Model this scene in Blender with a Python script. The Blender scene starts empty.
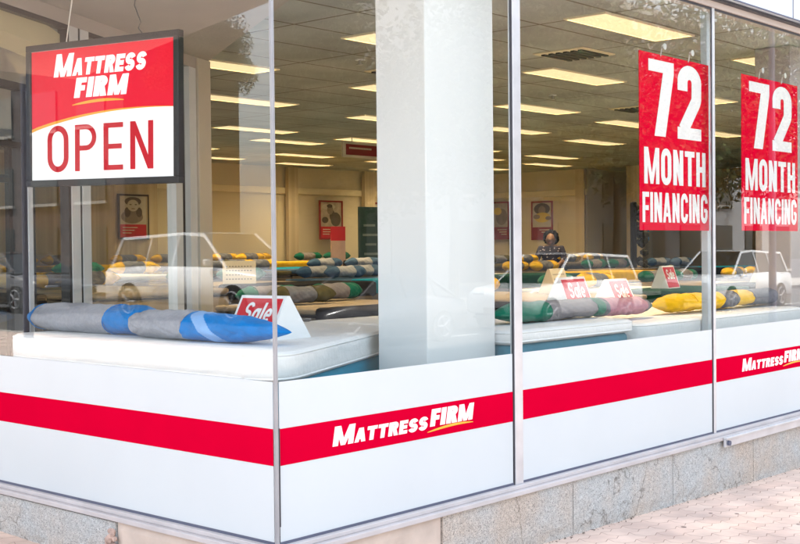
import bpy, bmesh, math, random
from mathutils import Vector, Matrix
R = math.radians
random.seed(7)
scene = bpy.context.scene
COL = scene.collection

# ------------------------------------------------------------------ materials
def lin(h):
    h = h.lstrip('#')
    c = [int(h[i:i+2], 16)/255 for i in (0, 2, 4)]
    return tuple((x/12.92 if x <= .04045 else ((x+.055)/1.055)**2.4) for x in c) + (1,)

def newmat(name):
    m = bpy.data.materials.new(name); m.use_nodes = True
    nt = m.node_tree
    return m, nt, nt.nodes['Principled BSDF']

def mat(name, col, rough=.6, metal=0., var=.12, vscale=6., bump=0., bscale=80., spec=.5, sheen=0., coat=0.):
    """plain surface with low-frequency tone variation and fine bump"""
    m, nt, p = newmat(name)
    c = lin(col) if isinstance(col, str) else tuple(col)+(1,)
    N = nt.nodes; L = nt.links
    p.inputs['Roughness'].default_value = rough
    p.inputs['Metallic'].default_value = metal
    p.inputs['Specular IOR Level'].default_value = spec
    p.inputs['Coat Weight'].default_value = coat
    if sheen: p.inputs['Sheen Weight'].default_value = sheen
    tc = N.new('ShaderNodeTexCoord')
    no = N.new('ShaderNodeTexNoise'); no.inputs['Scale'].default_value = vscale; no.inputs['Detail'].default_value = 5
    L.new(tc.outputs['Object'], no.inputs['Vector'])
    mp = N.new('ShaderNodeMapRange'); mp.inputs[1].default_value = .3; mp.inputs[2].default_value = .7
    mp.inputs[3].default_value = 1-var; mp.inputs[4].default_value = 1+var*.6
    L.new(no.outputs['Fac'], mp.inputs[0])
    mx = N.new('ShaderNodeVectorMath'); mx.operation = 'SCALE'
    mx.inputs[0].default_value = c[:3]
    L.new(mp.outputs[0], mx.inputs['Scale']); L.new(mx.outputs[0], p.inputs['Base Color'])
    if bump:
        n2 = N.new('ShaderNodeTexNoise'); n2.inputs['Scale'].default_value = bscale; n2.inputs['Detail'].default_value = 4
        L.new(tc.outputs['Object'], n2.inputs['Vector'])
        b = N.new('ShaderNodeBump'); b.inputs['Strength'].default_value = bump; b.inputs['Distance'].default_value = .01
        L.new(n2.outputs['Fac'], b.inputs['Height']); L.new(b.outputs[0], p.inputs['Normal'])
    return m

def emit(name, col, s):
    m, nt, p = newmat(name)
    p.inputs['Base Color'].default_value = (.8, .8, .8, 1)
    p.inputs['Emission Color'].default_value = lin(col)
    p.inputs['Emission Strength'].default_value = s
    return m

def glass(name, tint=(.97, .985, .975), f0=.05, scale=1.0):
    m = bpy.data.materials.new(name); m.use_nodes = True
    nt = m.node_tree; N = nt.nodes; L = nt.links
    for n in list(N): N.remove(n)
    out = N.new('ShaderNodeOutputMaterial'); mix = N.new('ShaderNodeMixShader')
    tr = N.new('ShaderNodeBsdfTransparent'); tr.inputs[0].default_value = tint+(1,)
    gl = N.new('ShaderNodeBsdfGlossy'); gl.inputs['Roughness'].default_value = 0.0
    ge = N.new('ShaderNodeNewGeometry')
    d = N.new('ShaderNodeVectorMath'); d.operation = 'DOT_PRODUCT'
    L.new(ge.outputs['Normal'], d.inputs[0]); L.new(ge.outputs['Incoming'], d.inputs[1])
    def math_(op, a, b):
        n = N.new('ShaderNodeMath'); n.operation = op
        for i, v in enumerate((a, b)):
            if v is None: continue
            if isinstance(v, (int, float)): n.inputs[i].default_value = v
            else: L.new(v, n.inputs[i])
        return n.outputs[0]
    a = math_('ABSOLUTE', d.outputs['Value'], None)
    a = math_('SUBTRACT', 1.0, a); a = math_('POWER', a, 5.0)
    a = math_('MULTIPLY', a, 1-f0); a = math_('ADD', a, f0); a = math_('MULTIPLY', a, scale)
    L.new(a, mix.inputs[0]); L.new(tr.outputs[0], mix.inputs[1]); L.new(gl.outputs[0], mix.inputs[2])
    L.new(mix.outputs[0], out.inputs[0])
    return m

M = {}
M['glass'] = glass('window_glass')
M['film'] = mat('frosted_white_film', (.635, .692, .712), .4, var=.03, vscale=1.6, spec=.3)
film_nt = M['film'].node_tree; _t = film_nt.nodes.new('ShaderNodeBsdfTranslucent'); _t.inputs[0].default_value = (.8, .84, .88, 1)
_x = film_nt.nodes.new('ShaderNodeMixShader'); _x.inputs[0].default_value = .12
film_nt.links.new(film_nt.nodes['Principled BSDF'].outputs[0], _x.inputs[1]); film_nt.links.new(_t.outputs[0], _x.inputs[2]); film_nt.links.new(_x.outputs[0], film_nt.nodes['Material Output'].inputs[0])
M['red'] = mat('red_vinyl', (.56, .0006, .026), .6, var=.05, vscale=2, spec=0.)
M['poster_red'] = mat('poster_red', (.70, .001, .032), .6, var=.03, spec=0.)
M['white_ink'] = mat('white_vinyl', (.85, .85, .85), .5, var=.02)
M['gold_ink'] = mat('gold_vinyl', (.9, .42, .03), .5, var=.02)
M['paint_white'] = mat('pillar_white_paint', (.76, .78, .79), .5, var=.02, vscale=2, bump=.05, bscale=40)
M['pillar_blue'] = mat('pillar_grey_paint', (.52, .57, .61), .5, var=.04, vscale=2)
M['alu'] = mat('brushed_aluminium', (.60, .615, .64), .38, metal=.5, var=.1, vscale=9)
M['alu_light'] = mat('light_aluminium', (.74, .76, .78), .4, metal=.1, var=.06)
M['alu_dark'] = mat('dark_gasket', (.035, .036, .045), .5, var=.1)
M['gasket'] = mat('grey_gasket', (.09, .10, .15), .6, var=.1)
M['sill'] = mat('painted_sill', (.50, .475, .475), .55, var=.12, vscale=5, bump=.1, bscale=30)
M['fascia'] = mat('fascia_panel', (.62, .70, .78), .45, var=.04, vscale=2)
M['soffit'] = mat('grey_soffit', (.50, .45, .41), .8, var=.06, vscale=3, bump=.05)
M['ceiling_wall'] = mat('tan_wall_paint', (.73, .65, .48), .8, var=.06, vscale=1.0)
M['wall_shaded'] = mat('shaded_wall_paint', (.50, .38, .20), .8, var=.08, vscale=1.0)  # wall tone darkened to put the far end's weaker light into the colour
M['trim'] = mat('cream_trim', (.88, .78, .55), .7, var=.03)
M['column_tan'] = mat('tan_column_paint', (.62, .56, .46), .7, var=.05, vscale=2)
M['cream'] = mat('cream_plaster', (.78, .66, .42), .7, var=.05)
M['carpet'] = mat('floor_carpet', (.34, .29, .23), .95, var=.3, vscale=30)
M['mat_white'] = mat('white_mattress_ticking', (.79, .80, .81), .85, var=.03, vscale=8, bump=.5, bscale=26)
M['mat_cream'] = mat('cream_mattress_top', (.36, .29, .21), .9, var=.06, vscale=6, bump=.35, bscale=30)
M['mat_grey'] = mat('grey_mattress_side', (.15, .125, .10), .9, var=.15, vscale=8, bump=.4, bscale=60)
M['navy'] = mat('navy_fabric', (.022, .03, .065), .9, var=.2, vscale=8, bump=.2)
M['black_fab'] = mat('dark_fabric', (.018, .017, .018), .9, var=.3, vscale=8, bump=.2)
M['teal'] = mat('teal_fabric', (.008, .27, .42), .85, var=.12, vscale=8, bump=.2)
M['teal_dark'] = mat('dark_green_fabric', (.012, .065, .05), .85, var=.2, vscale=8, bump=.2)
M['blue_throw'] = mat('slate_blue_fabric', (.06, .12, .22), .85, var=.3, vscale=9, bump=.3)
M['olive'] = mat('olive_fabric', (.09, .08, .035), .85, var=.3, vscale=8, bump=.2)
M['bol_grey'] = mat('heather_grey_fabric', (.34, .35, .40), .9, var=.1, vscale=60, bump=.5, bscale=140)
M['bol_dgrey'] = mat('charcoal_grey_fabric', (.16, .165, .19), .9, var=.12, vscale=60, bump=.5, bscale=140)
M['bol_taupe'] = mat('taupe_grey_fabric', (.23, .21, .22), .9, var=.1, vscale=50, bump=.5, bscale=140)
M['bol_blue'] = mat('bright_blue_fabric', (.004, .19, .56), .65, var=.14, vscale=14, bump=.35, bscale=50)
M['bol_lblue'] = mat('pale_blue_fabric', (.25, .45, .80), .65, var=.1, vscale=14, bump=.3, bscale=50)
M['bol_yel'] = mat('yellow_fabric', (.82, .50, .01), .75, var=.12, vscale=12, bump=.35, bscale=60)
M['bol_green'] = mat('green_fabric', (.004, .14, .085), .7, var=.14, vscale=12, bump=.35, bscale=60)
M['bol_mauve'] = mat('mauve_fabric', (.45, .22, .27), .85, var=.1, vscale=30, bump=.4, bscale=100)
M['card'] = mat('white_card', (.82, .84, .86), .5, var=.02)
M['card_cream'] = mat('cream_card', (.75, .66, .5), .6, var=.03)
M['sale_red'] = mat('red_print', (.62, .012, .03), .4, var=.04)
M['darkred'] = mat('dark_red_print', (.28, .012, .016), .45, var=.05)
M['black_frame'] = mat('black_frame', (.012, .013, .016), .35, var=.1)
M['steel'] = mat('steel', (.5, .5, .5), .3, metal=.9)
M['wire'] = mat('pale_wire', (.6, .58, .55), .5)
M['black_rubber'] = mat('tyre_rubber', (.02, .02, .02), .8)
M['skin'] = mat('skin', (.25, .13, .08), .5, var=.05)
M['hair'] = mat('dark_hair', (.008, .007, .007), .95, var=.4, spec=.1, bump=.9, bscale=40)
M['bark'] = mat('bark', (.10, .07, .05), .9, var=.4, vscale=12, bump=.8, bscale=20)
M['leaf'] = mat('leaves', (.05, .07, .025), .8, spec=.1, var=.6, vscale=1.5)
M['asphalt'] = mat('asphalt', (.05, .05, .052), .9, var=.25, vscale=20, bump=.4, bscale=200)
M['concrete'] = mat('kerb_concrete', (.36, .34, .31), .85, var=.2, vscale=8, bump=.2)
M['road_paint'] = mat('road_paint', (.7, .7, .68), .7, var=.2, vscale=20)
M['tinted'] = mat('car_glass', (.015, .018, .02), .03, var=0)
M['chrome'] = mat('chrome', (.7, .7, .7), .12, metal=1)
M['rim_grey'] = mat('grey_alloy', (.22, .22, .23), .5, metal=.3)
M['lamp_glass'] = mat('headlight_lens', (.6, .62, .65), .08, var=0)
M['tail'] = mat('tail_lens', (.4, .01, .01), .15, var=0)
for k, c in dict(car_white=(.80, .80, .80), car_dark=(.03, .03, .035), car_silver=(.60, .62, .64), car_red=(.25, .015, .015)).items():
    M[k] = mat(k+'_paint', c, .22, var=.02, coat=.6)
M['b_tan'] = mat('tan_stucco', (.50, .40, .30), .85, var=.12, vscale=1)
M['b_grey'] = mat('grey_stucco', (.24, .24, .25), .85, var=.1, vscale=1)
M['b_dark'] = mat('dark_window', (.03, .035, .04), .08, var=0)
M['diffuser'] = emit('lit_diffuser', '#ffffff', 1.0); M['diffuser'].node_tree.nodes['Principled BSDF'].inputs['Emission Color'].default_value = (1, .74, .40, 1)   # strength set below

def brickmat():
    m, nt, p = newmat('orange_brick'); N = nt.nodes; L = nt.links
    tc = N.new('ShaderNodeTexCoord'); b = N.new('ShaderNodeTexBrick')
    mp = N.new('ShaderNodeMapping'); mp.inputs['Rotation'].default_value = (R(90), 0, R(37))
    L.new(tc.outputs['Object'], mp.inputs[0]); L.new(mp.outputs[0], b.inputs['Vector'])
    b.inputs['Scale'].default_value = 4
    b.inputs['Color1'].default_value = (.38, .15, .07, 1); b.inputs['Color2'].default_value = (.28, .10, .05, 1)
    b.inputs['Mortar'].default_value = (.4, .36, .3, 1); L.new(b.outputs[0], p.inputs['Base Color'])
    p.inputs['Roughness'].default_value = .9
    return m
M['brick'] = brickmat()

def granite():
    m, nt, p = newmat('speckled_granite'); N = nt.nodes; L = nt.links
    tc = N.new('ShaderNodeTexCoord')
    def noise(s, d=4, r=.6):
        n = N.new('ShaderNodeTexNoise'); n.inputs['Scale'].default_value = s; n.inputs['Detail'].default_value = d
        n.inputs['Roughness'].default_value = r
        L.new(tc.outputs['Object'], n.inputs['Vector']); return n
    big = noise(2.0, 5); fine = noise(210, 3, .7); med = noise(48, 5, .75)
    r1 = N.new('ShaderNodeValToRGB')
    e = r1.color_ramp; e.elements[0].position = .38; e.elements[0].color = (.58, .60, .59, 1)
    e.elements[1].position = .62; e.elements[1].color = (.62, .54, .46, 1)
    L.new(big.outputs['Fac'], r1.inputs[0])
    r2 = N.new('ShaderNodeValToRGB'); e = r2.color_ramp
    e.elements[0].position = .33; e.elements[0].color = (.20, .20, .21, 1)
    e.elements[1].position = .52; e.elements[1].color = (.95, .95, .95, 1)
    x = e.elements.new(.44); x.color = (.64, .65, .66, 1)
    L.new(fine.outputs['Fac'], r2.inputs[0])
    r3 = N.new('ShaderNodeValToRGB'); e = r3.color_ramp
    e.elements[0].position = .35; e.elements[0].color = (.78, .78, .78, 1)
    e.elements[1].position = .6; e.elements[1].color = (1.06, 1.06, 1.06, 1)
    L.new(med.outputs['Fac'], r3.inputs[0])
    def mul(a, b):
        k = N.new('ShaderNodeMix'); k.data_type = 'RGBA'; k.blend_type = 'MULTIPLY'; k.inputs[0].default_value = 1
        L.new(a, k.inputs[6]); L.new(b, k.inputs[7]); return k.outputs[2]
    c = mul(mul(r1.outputs[0], r2.outputs[0]), r3.outputs[0])
    wn_ = noise(5, 3); vv = N.new('ShaderNodeTexVoronoi'); vv.feature = 'DISTANCE_TO_EDGE'; vv.inputs['Scale'].default_value = .9
    sc = N.new('ShaderNodeVectorMath'); sc.operation = 'SCALE'; L.new(wn_.outputs['Color'], sc.inputs[0]); sc.inputs['Scale'].default_value = .35
    ad = N.new('ShaderNodeVectorMath'); L.new(tc.outputs['Object'], ad.inputs[0]); L.new(sc.outputs[0], ad.inputs[1]); L.new(ad.outputs[0], vv.inputs['Vector'])
    cr = N.new('ShaderNodeValToRGB'); cr.color_ramp.elements[0].position = .002; cr.color_ramp.elements[0].color = (.5, .48, .45, 1)
    cr.color_ramp.elements[1].position = .0045; cr.color_ramp.elements[1].color = (1, 1, 1, 1); L.new(vv.outputs['Distance'], cr.inputs[0])
    c = mul(c, cr.outputs[0])
    L.new(c, p.inputs['Base Color']); p.inputs['Roughness'].default_value = .8
    b = N.new('ShaderNodeBump'); b.inputs['Strength'].default_value = .7; b.inputs['Distance'].default_value = .012
    L.new(med.outputs['Fac'], b.inputs['Height']); L.new(b.outputs[0], p.inputs['Normal'])
    return m
M['granite'] = granite()
M['plaster_tan'] = mat('tan_plaster', (.56, .47, .40), .85, var=.14, vscale=7, bump=.25, bscale=40)

def pavers():
    """interlocking zig-zag clay pavers"""
    m, nt, p = newmat('pink_interlocking_pavers'); N = nt.nodes; L = nt.links
    ge = N.new('ShaderNodeTexCoord')
    sp = N.new('ShaderNodeSeparateXYZ'); L.new(ge.outputs['Object'], sp.inputs[0])
    def mt(op, a, b=None, c=None):
        n = N.new('ShaderNodeMath'); n.operation = op
        for i, v in enumerate((a, b, c)):
            if v is None: continue
            if isinstance(v, (int, float)): n.inputs[i].default_value = v
            else: L.new(v, n.inputs[i])
        return n.outputs[0]
    zx = mt('MULTIPLY', mt('PINGPONG', sp.outputs[0], .055), .42)
    zy = mt('MULTIPLY', mt('PINGPONG', sp.outputs[1], .055), .42)
    X = mt('ADD', sp.outputs[0], zy); Y = mt('ADD', sp.outputs[1], zx)
    cb = N.new('ShaderNodeCombineXYZ'); L.new(X, cb.inputs[0]); L.new(Y, cb.inputs[1])
    b = N.new('ShaderNodeTexBrick'); L.new(cb.outputs[0], b.inputs['Vector'])
    b.inputs['Scale'].default_value = 1; b.inputs['Brick Width'].default_value = .22; b.inputs['Row Height'].default_value = .11
    b.inputs['Mortar Size'].default_value = .0028; b.inputs['Mortar Smooth'].default_value = .3
    b.inputs['Color1'].default_value = (.66, .51, .43, 1); b.inputs['Color2'].default_value = (.73, .59, .50, 1)
    b.inputs['Mortar'].default_value = (.44, .32, .26, 1)
    n1 = N.new('ShaderNodeTexNoise'); n1.inputs['Scale'].default_value = 3; n1.inputs['Detail'].default_value = 6
    L.new(ge.outputs['Object'], n1.inputs['Vector'])
    r = N.new('ShaderNodeValToRGB'); e = r.color_ramp
    e.elements[0].position = .3; e.elements[0].color = (.72, .71, .72, 1); e.elements[1].position = .7; e.elements[1].color = (1.14, 1.12, 1.09, 1)
    L.new(n1.outputs['Fac'], r.inputs[0])
    # scattered dark gum specks
    v = N.new('ShaderNodeTexVoronoi'); v.inputs['Scale'].default_value = 9; L.new(ge.outputs['Object'], v.inputs['Vector'])
    n3 = N.new('ShaderNodeTexNoise'); n3.inputs['Scale'].default_value = 30; L.new(ge.outputs['Object'], n3.inputs['Vector'])
    dd = mt('ADD', v.outputs['Distance'], mt('MULTIPLY', n3.outputs['Fac'], .12))
    sr = N.new('ShaderNodeSeparateColor'); L.new(v.outputs['Color'], sr.inputs[0])
    th = mt('MULTIPLY', mt('MAXIMUM', mt('SUBTRACT', sr.outputs[0], .55), 0.0), .42)
    spk = mt('GREATER_THAN', dd, mt('ADD', th, .045))
    def mix(bl, f, a, bb):
        k = N.new('ShaderNodeMix'); k.data_type = 'RGBA'; k.blend_type = bl
        for i, q in ((0, f), (6, a), (7, bb)):
            if isinstance(q, (int, float)): k.inputs[i].default_value = q
            elif isinstance(q, tuple): k.inputs[i].default_value = q
            else: L.new(q, k.inputs[i])
        return k.outputs[2]
    c = mix('MULTIPLY', 1.0, b.outputs['Color'], r.outputs[0])
    c = mix('MIX', spk, (.13, .085, .07, 1), c)
    L.new(c, p.inputs['Base Color']); p.inputs['Roughness'].default_value = .85
    bp = N.new('ShaderNodeBump'); bp.inputs['Strength'].default_value = .6; bp.inputs['Distance'].default_value = .004
    L.new(mt('SUBTRACT', 1.0, b.outputs['Fac']), bp.inputs['Height']); L.new(bp.outputs[0], p.inputs['Normal'])
    return m
M['pavers'] = pavers()

def tiles():
    m, nt, p = newmat('ceiling_tiles'); N = nt.nodes; L = nt.links
    tc = N.new('ShaderNodeTexCoord'); b = N.new('ShaderNodeTexBrick'); L.new(tc.outputs['Object'], b.inputs['Vector'])
    b.offset = 0; b.inputs['Scale'].default_value = 1; b.inputs['Brick Width'].default_value = 1.22; b.inputs['Row Height'].default_value = .61
    b.inputs['Mortar Size'].default_value = .011; b.inputs['Mortar Smooth'].default_value = .1
    b.inputs['Color1'].default_value = (.44, .46, .43, 1); b.inputs['Color2'].default_value = (.42, .435, .41, 1)
    b.inputs['Mortar'].default_value = (.20, .17, .13, 1)
    n = N.new('ShaderNodeTexNoise'); n.inputs['Scale'].default_value = 1.2; n.inputs['Detail'].default_value = 6
    L.new(tc.outputs['Object'], n.inputs['Vector'])
    r = N.new('ShaderNodeValToRGB'); r.color_ramp.elements[0].color = (.75, .75, .75, 1); r.color_ramp.elements[1].color = (1.15, 1.15, 1.15, 1)
    r.color_ramp.elements[0].position = .3; r.color_ramp.elements[1].position = .7
    L.new(n.outputs['Fac'], r.inputs[0])
    k = N.new('ShaderNodeMix'); k.data_type = 'RGBA'; k.blend_type = 'MULTIPLY'; k.inputs[0].default_value = 1
    L.new(b.outputs['Color'], k.inputs[6]); L.new(r.outputs[0], k.inputs[7]); L.new(k.outputs[2], p.inputs['Base Color'])
    p.inputs['Roughness'].default_value = .9
    return m
M['tiles'] = tiles()

def panelled(name, c1, c2, freq):
    """vertical curtain-like bands"""
    m, nt, p = newmat(name); N = nt.nodes; L = nt.links
    tc = N.new('ShaderNodeTexCoord'); mp = N.new('ShaderNodeMapping'); mp.inputs['Scale'].default_value = (freq, freq, .04)
    n = N.new('ShaderNodeTexNoise'); n.inputs['Scale'].default_value = 1; n.inputs['Detail'].default_value = 4
    L.new(tc.outputs['Object'], mp.inputs[0]); L.new(mp.outputs[0], n.inputs['Vector'])
    r = N.new('ShaderNodeValToRGB'); r.color_ramp.elements[0].color = c1+(1,); r.color_ramp.elements[1].color = c2+(1,)
    r.color_ramp.elements[0].position = .38; r.color_ramp.elements[1].position = .62
    L.new(n.outputs['Fac'], r.inputs[0]); L.new(r.outputs[0], p.inputs['Base Color'])
    p.inputs['Roughness'].default_value = .85
    return m
M['curtain'] = panelled('tan_curtain', (.50, .41, .28), (.72, .61, .43), 5)

for k_ in M:
    if k_.startswith(('bol_', 'mat_')) or k_ in ('teal', 'navy', 'teal_dark', 'blue_throw', 'olive', 'black_fab'):
        p_ = M[k_].node_tree.nodes['Principled BSDF']; p_.inputs['Specular IOR Level'].default_value = .08; p_.inputs['Roughness'].default_value = .95; p_.inputs['Sheen Weight'].default_value = .12 if k_.startswith('bol_') else 0

# ------------------------------------------------------------------ object helpers
W = {}                                            # world matrix of every empty / part
def tag(o, label=None, cat=None, group=None, kind=None):
    if label: o['label'] = label
    if cat: o['category'] = cat
    if group: o['group'] = group
    if kind: o['kind'] = kind
    return o
def thing(name, label, cat, loc=(0, 0, 0), rz=0, group=None, kind=None):
    o = bpy.data.objects.new(name, None); COL.objects.link(o)
    o.location = loc; o.rotation_euler = (0, 0, rz); o.empty_display_size = .2
    W[o] = Matrix.Translation(loc) @ Matrix.Rotation(rz, 4, 'Z')
    return tag(o, label, cat, group, kind)
def obj(name, bm, m, parent=None, smooth=False, local=False, origin=None):
    """link a bmesh as one object; geometry given in world space unless local"""
    me = bpy.data.meshes.new(name)
    if parent is not None and not local:
        bm.transform(W[parent].inverted())
    if origin is not None:
        bm.transform(Matrix.Translation(-Vector(origin)))
    if smooth:
        for f in bm.faces: f.smooth = True
    bm.to_mesh(me); bm.free()
    for mm in (m if isinstance(m, (list, tuple)) else [m]): me.materials.append(mm)
    o = bpy.data.objects.new(name, me); COL.objects.link(o)
    if origin is not None: o.location = origin
    if parent is not None: o.parent = parent
    W[o] = (W[parent].copy() if parent is not None else Matrix.Identity(4))
    if origin is not None: W[o] = W[o] @ Matrix.Translation(origin)
    return o
def B(): return bmesh.new()
def merge(bm, src):
    me = bpy.data.meshes.new('tmp'); src.to_mesh(me); src.free(); bm.from_mesh(me); bpy.data.meshes.remove(me)
    return bm
def box(bm, a, b, bev=0, seg=2, mtx=None):
    t = bmesh.new(); bmesh.ops.create_cube(t, size=1)
    s = [abs(b[i]-a[i]) for i in range(3)]; c = [(a[i]+b[i])/2 for i in range(3)]
    bmesh.ops.scale(t, vec=s, verts=t.verts)
    if bev: bmesh.ops.bevel(t, geom=t.edges[:], offset=bev, segments=seg, profile=.5, affect='EDGES', clamp_overlap=True)
    bmesh.ops.translate(t, vec=c, verts=t.verts)
    if mtx is not None: t.transform(mtx)
    return merge(bm, t)
def bx(a, b, bev=0, seg=2, mtx=None): return box(B(), a, b, bev, seg, mtx)
def tube(bm, pts, r, n=8, r2=None):
    pts = [Vector(p) for p in pts]; rings = []
    for i, p in enumerate(pts):
        d = (pts[min(i+1, len(pts)-1)]-pts[max(i-1, 0)]).normalized()
        up = Vector((0, 0, 1)) if abs(d.z) < .9 else Vector((1, 0, 0))
        a = d.cross(up).normalized(); b = d.cross(a)
        rr = r if r2 is None else r+(r2-r)*i/(len(pts)-1)
        rings.append([bm.verts.new(p+(a*math.cos(2*math.pi*k/n)+b*math.sin(2*math.pi*k/n))*rr) for k in range(n)])
    for i in range(len(rings)-1):
        for k in range(n): bm.faces.new((rings[i][k], rings[i][(k+1) % n], rings[i+1][(k+1) % n], rings[i+1][k]))
    bm.faces.new(rings[0][::-1]); bm.faces.new(rings[-1])
    return bm
def prism(bm, poly, axis, a, b):
    """extrude 2-D poly (list of 2-tuples) along axis 0/1/2 from a to b"""
    def P(q, h):
        l = list(q); l.insert(axis, h); return Vector(l)
    A = [bm.verts.new(P(q, a)) for q in poly]; C = [bm.verts.new(P(q, b)) for q in poly]
    bm.faces.new(A); bm.faces.new(C[::-1])
    for i in range(len(poly)):
        j = (i+1) % len(poly); bm.faces.new((A[j], A[i], C[i], C[j]))
    bmesh.ops.recalc_face_normals(bm, faces=bm.faces[:])
    return bm

# ------------------------------------------------------------------ lettering
def arc(cx, cy, rx, ry, a0, a1, n=12):
    return [(cx+rx*math.cos(R(a0+(a1-a0)*i/n)), cy+ry*math.sin(R(a0+(a1-a0)*i/n))) for i in range(n+1)]
def ribbon(pts, t, closed=False):
    n = len(pts); L_, R_ = [], []
    for i in range(n):
        if closed: p0, p1, p2 = pts[i-1], pts[i], pts[(i+1) % n]
        else: p0, p1, p2 = pts[max(i-1, 0)], pts[i], pts[min(i+1, n-1)]
        def un(a, b):
            dx, dy = b[0]-a[0], b[1]-a[1]; l = math.hypot(dx, dy) or 1; return dx/l, dy/l
        d1 = un(p0, p1) if p0 != p1 else un(p1, p2); d2 = un(p1, p2) if p1 != p2 else d1
        n1 = (-d1[1], d1[0]); n2 = (-d2[1], d2[0])
        mx, my = n1[0]+n2[0], n1[1]+n2[1]; l = math.hypot(mx, my) or 1; mx /= l; my /= l
        k = t/2/max(.35, mx*n1[0]+my*n1[1])
        L_.append((p1[0]+mx*k, p1[1]+my*k)); R_.append((p1[0]-mx*k, p1[1]-my*k))
    q = []
    for i in range(n if closed else n-1):
        j = (i+1) % n; q.append([R_[i], R_[j], L_[j], L_[i]])
    return q
def rc(x0, y0, x1, y1): return [[(x0, y0), (x1, y0), (x1, y1), (x0, y1)]]
def glyph(c, t, w):
    """returns (advance width, list of elements; each a list of quads)"""
    h = t/2; v = t*.86; hv = v/2       # v = horizontal-bar thickness
    if c == ' ': return .3, []
    if c == 'I': return t, [rc(0, 0, t, 1)]
    if c == 'T': return w, [rc(0, 1-v, w, 1), rc(w/2-h, 0, w/2+h, 1-v)]
    if c == 'E': return w*.88, [rc(0, 0, t, 1), rc(t, 1-v, w*.88, 1), rc(t, .5-hv, w*.82, .5+hv), rc(t, 0, w*.88, v)]
    if c == 'F': return w*.84, [rc(0, 0, t, 1), rc(t, 1-v, w*.84, 1), rc(t, .48-hv, w*.78, .48+hv)]
    if c == 'L': return w*.8, [rc(0, 0, t, 1), rc(t, 0, w*.8, v)]
    if c == 'H': return w, [rc(0, 0, t, 1), rc(w-t, 0, w, 1), rc(t, .5-hv, w-t, .5+hv)]
    if c == 'N': return w, [rc(0, 0, t, 1), rc(w-t, 0, w, 1), [[(w-t*1.05, 0), (w, 0), (t*1.05, 1), (0, 1)]]]
    if c == 'M':
        w = w*1.42; m = w/2; t0 = t; t = t*.9
        return w, [rc(0, 0, t, 1), rc(w-t, 0, w, 1), [[(m-t*.42, 0), (m+t*.42, 0), (t*1.12, 1), (t*.2, 1)]], [[(m-t*.42, 0), (m+t*.42, 0), (w-t*.2, 1), (w-t*1.12, 1)]]]
    if c == 'A':
        w = w*1.08; m = w/2
        return w, [[[(0, 0), (t, 0), (m+t*.42, 1), (m-t*.55, 1)]], [[(w-t, 0), (w, 0), (m+t*.55, 1), (m-t*.42, 1)]], rc(w*.24, .2, w*.76, .2+v*.8)]
    if c in 'RP':
        r = (1-v-.44)/2; x1 = w-h-r*.9
        pth = [(t*.9, 1-hv), (x1, 1-hv)]+arc(x1, 1-hv-r, r*.9, r, 90, -90, 10)[1:]+[(t*.9, 1-hv-2*r)]
        e = [rc(0, 0, t, 1), ribbon(pth, v if t < .2 else t*.9)]
        if c == 'R': e.append([[(w-t*1.02, 0), (w+.02, 0), (w*.45+t*.8, .47), (w*.42, .47)]])
        return w, e
    if c == 'O':
        r = (w-t)/2; ry = .5-hv; k = min(ry, r*1.15)
        p = arc(w/2, 1-hv-k, r, k, 0, 180, 12)+arc(w/2, hv+k, r, k, 180, 360, 12)
        return w, [ribbon(p, t, True)]
    if c in 'CG':
        r = (w-t)/2; k = min(.5-hv, r*1.15)
        p = [(w-h, .70)]+arc(w/2, 1-hv-k, r, k, 15, 180, 12)+arc(w/2, hv+k, r, k, 180, 345 if c == 'C' else 360, 12)+[(w-h, .30 if c == 'C' else .46)]
        e = [ribbon(p, t)]
        if c == 'G': e.append(rc(w*.52, .38, w-h*.6, .38+v*.8))
        return w, e
    if c == 'S':
        r = (w-t)/2; q = (1-v)/4
        p = arc(w/2, 1-hv-q, r, q, 12, 180, 10)+arc(w/2, .5+q, r, q, 180, 262, 6)[1:]
        p += arc(w/2, .5-q, r, q, 82, 0, 6)+arc(w/2, hv+q, r, q, 0, -168, 10)[1:]
        return w, [ribbon(p, t*.95)]
    if c == '7': return w, [rc(0, 1-v*.95, w, 1), [[(w*.22, 0), (w*.22+t*1.05, 0), (w, 1-v*.95), (w-t*1.05, 1-v*.95)]]]
    if c == '2':
        r = (w-t)/2; k = r*1.0
        p = [(h, .66)]+arc(w/2, 1-hv-k, r, k, 175, 0, 12)+arc(w/2, .60, r, .16, 0, -40, 4)[1:]+[(h*1.15, v*.8)]
        return w, [ribbon(p, t), rc(0, 0, w, v)]
    if c == 'a':
        w *= .9; r = (w-t)/2
        return w, [ribbon(arc(w/2, .34, r, .34-hv, 0, 360, 18)[:-1], t, True), rc(w-t, 0, w, .68)]
    if c == 'l': return t, [rc(0, 0, t, 1)]
    if c == 'e':
        w *= .9; r = (w-t)/2
        return w, [ribbon([(t*.7, .34), (w-h, .34)]+arc(w/2, .34, r, .36-hv, 0, 320, 16), t*.9)]
    return w, [rc(0, 0, w, 1)]
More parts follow.
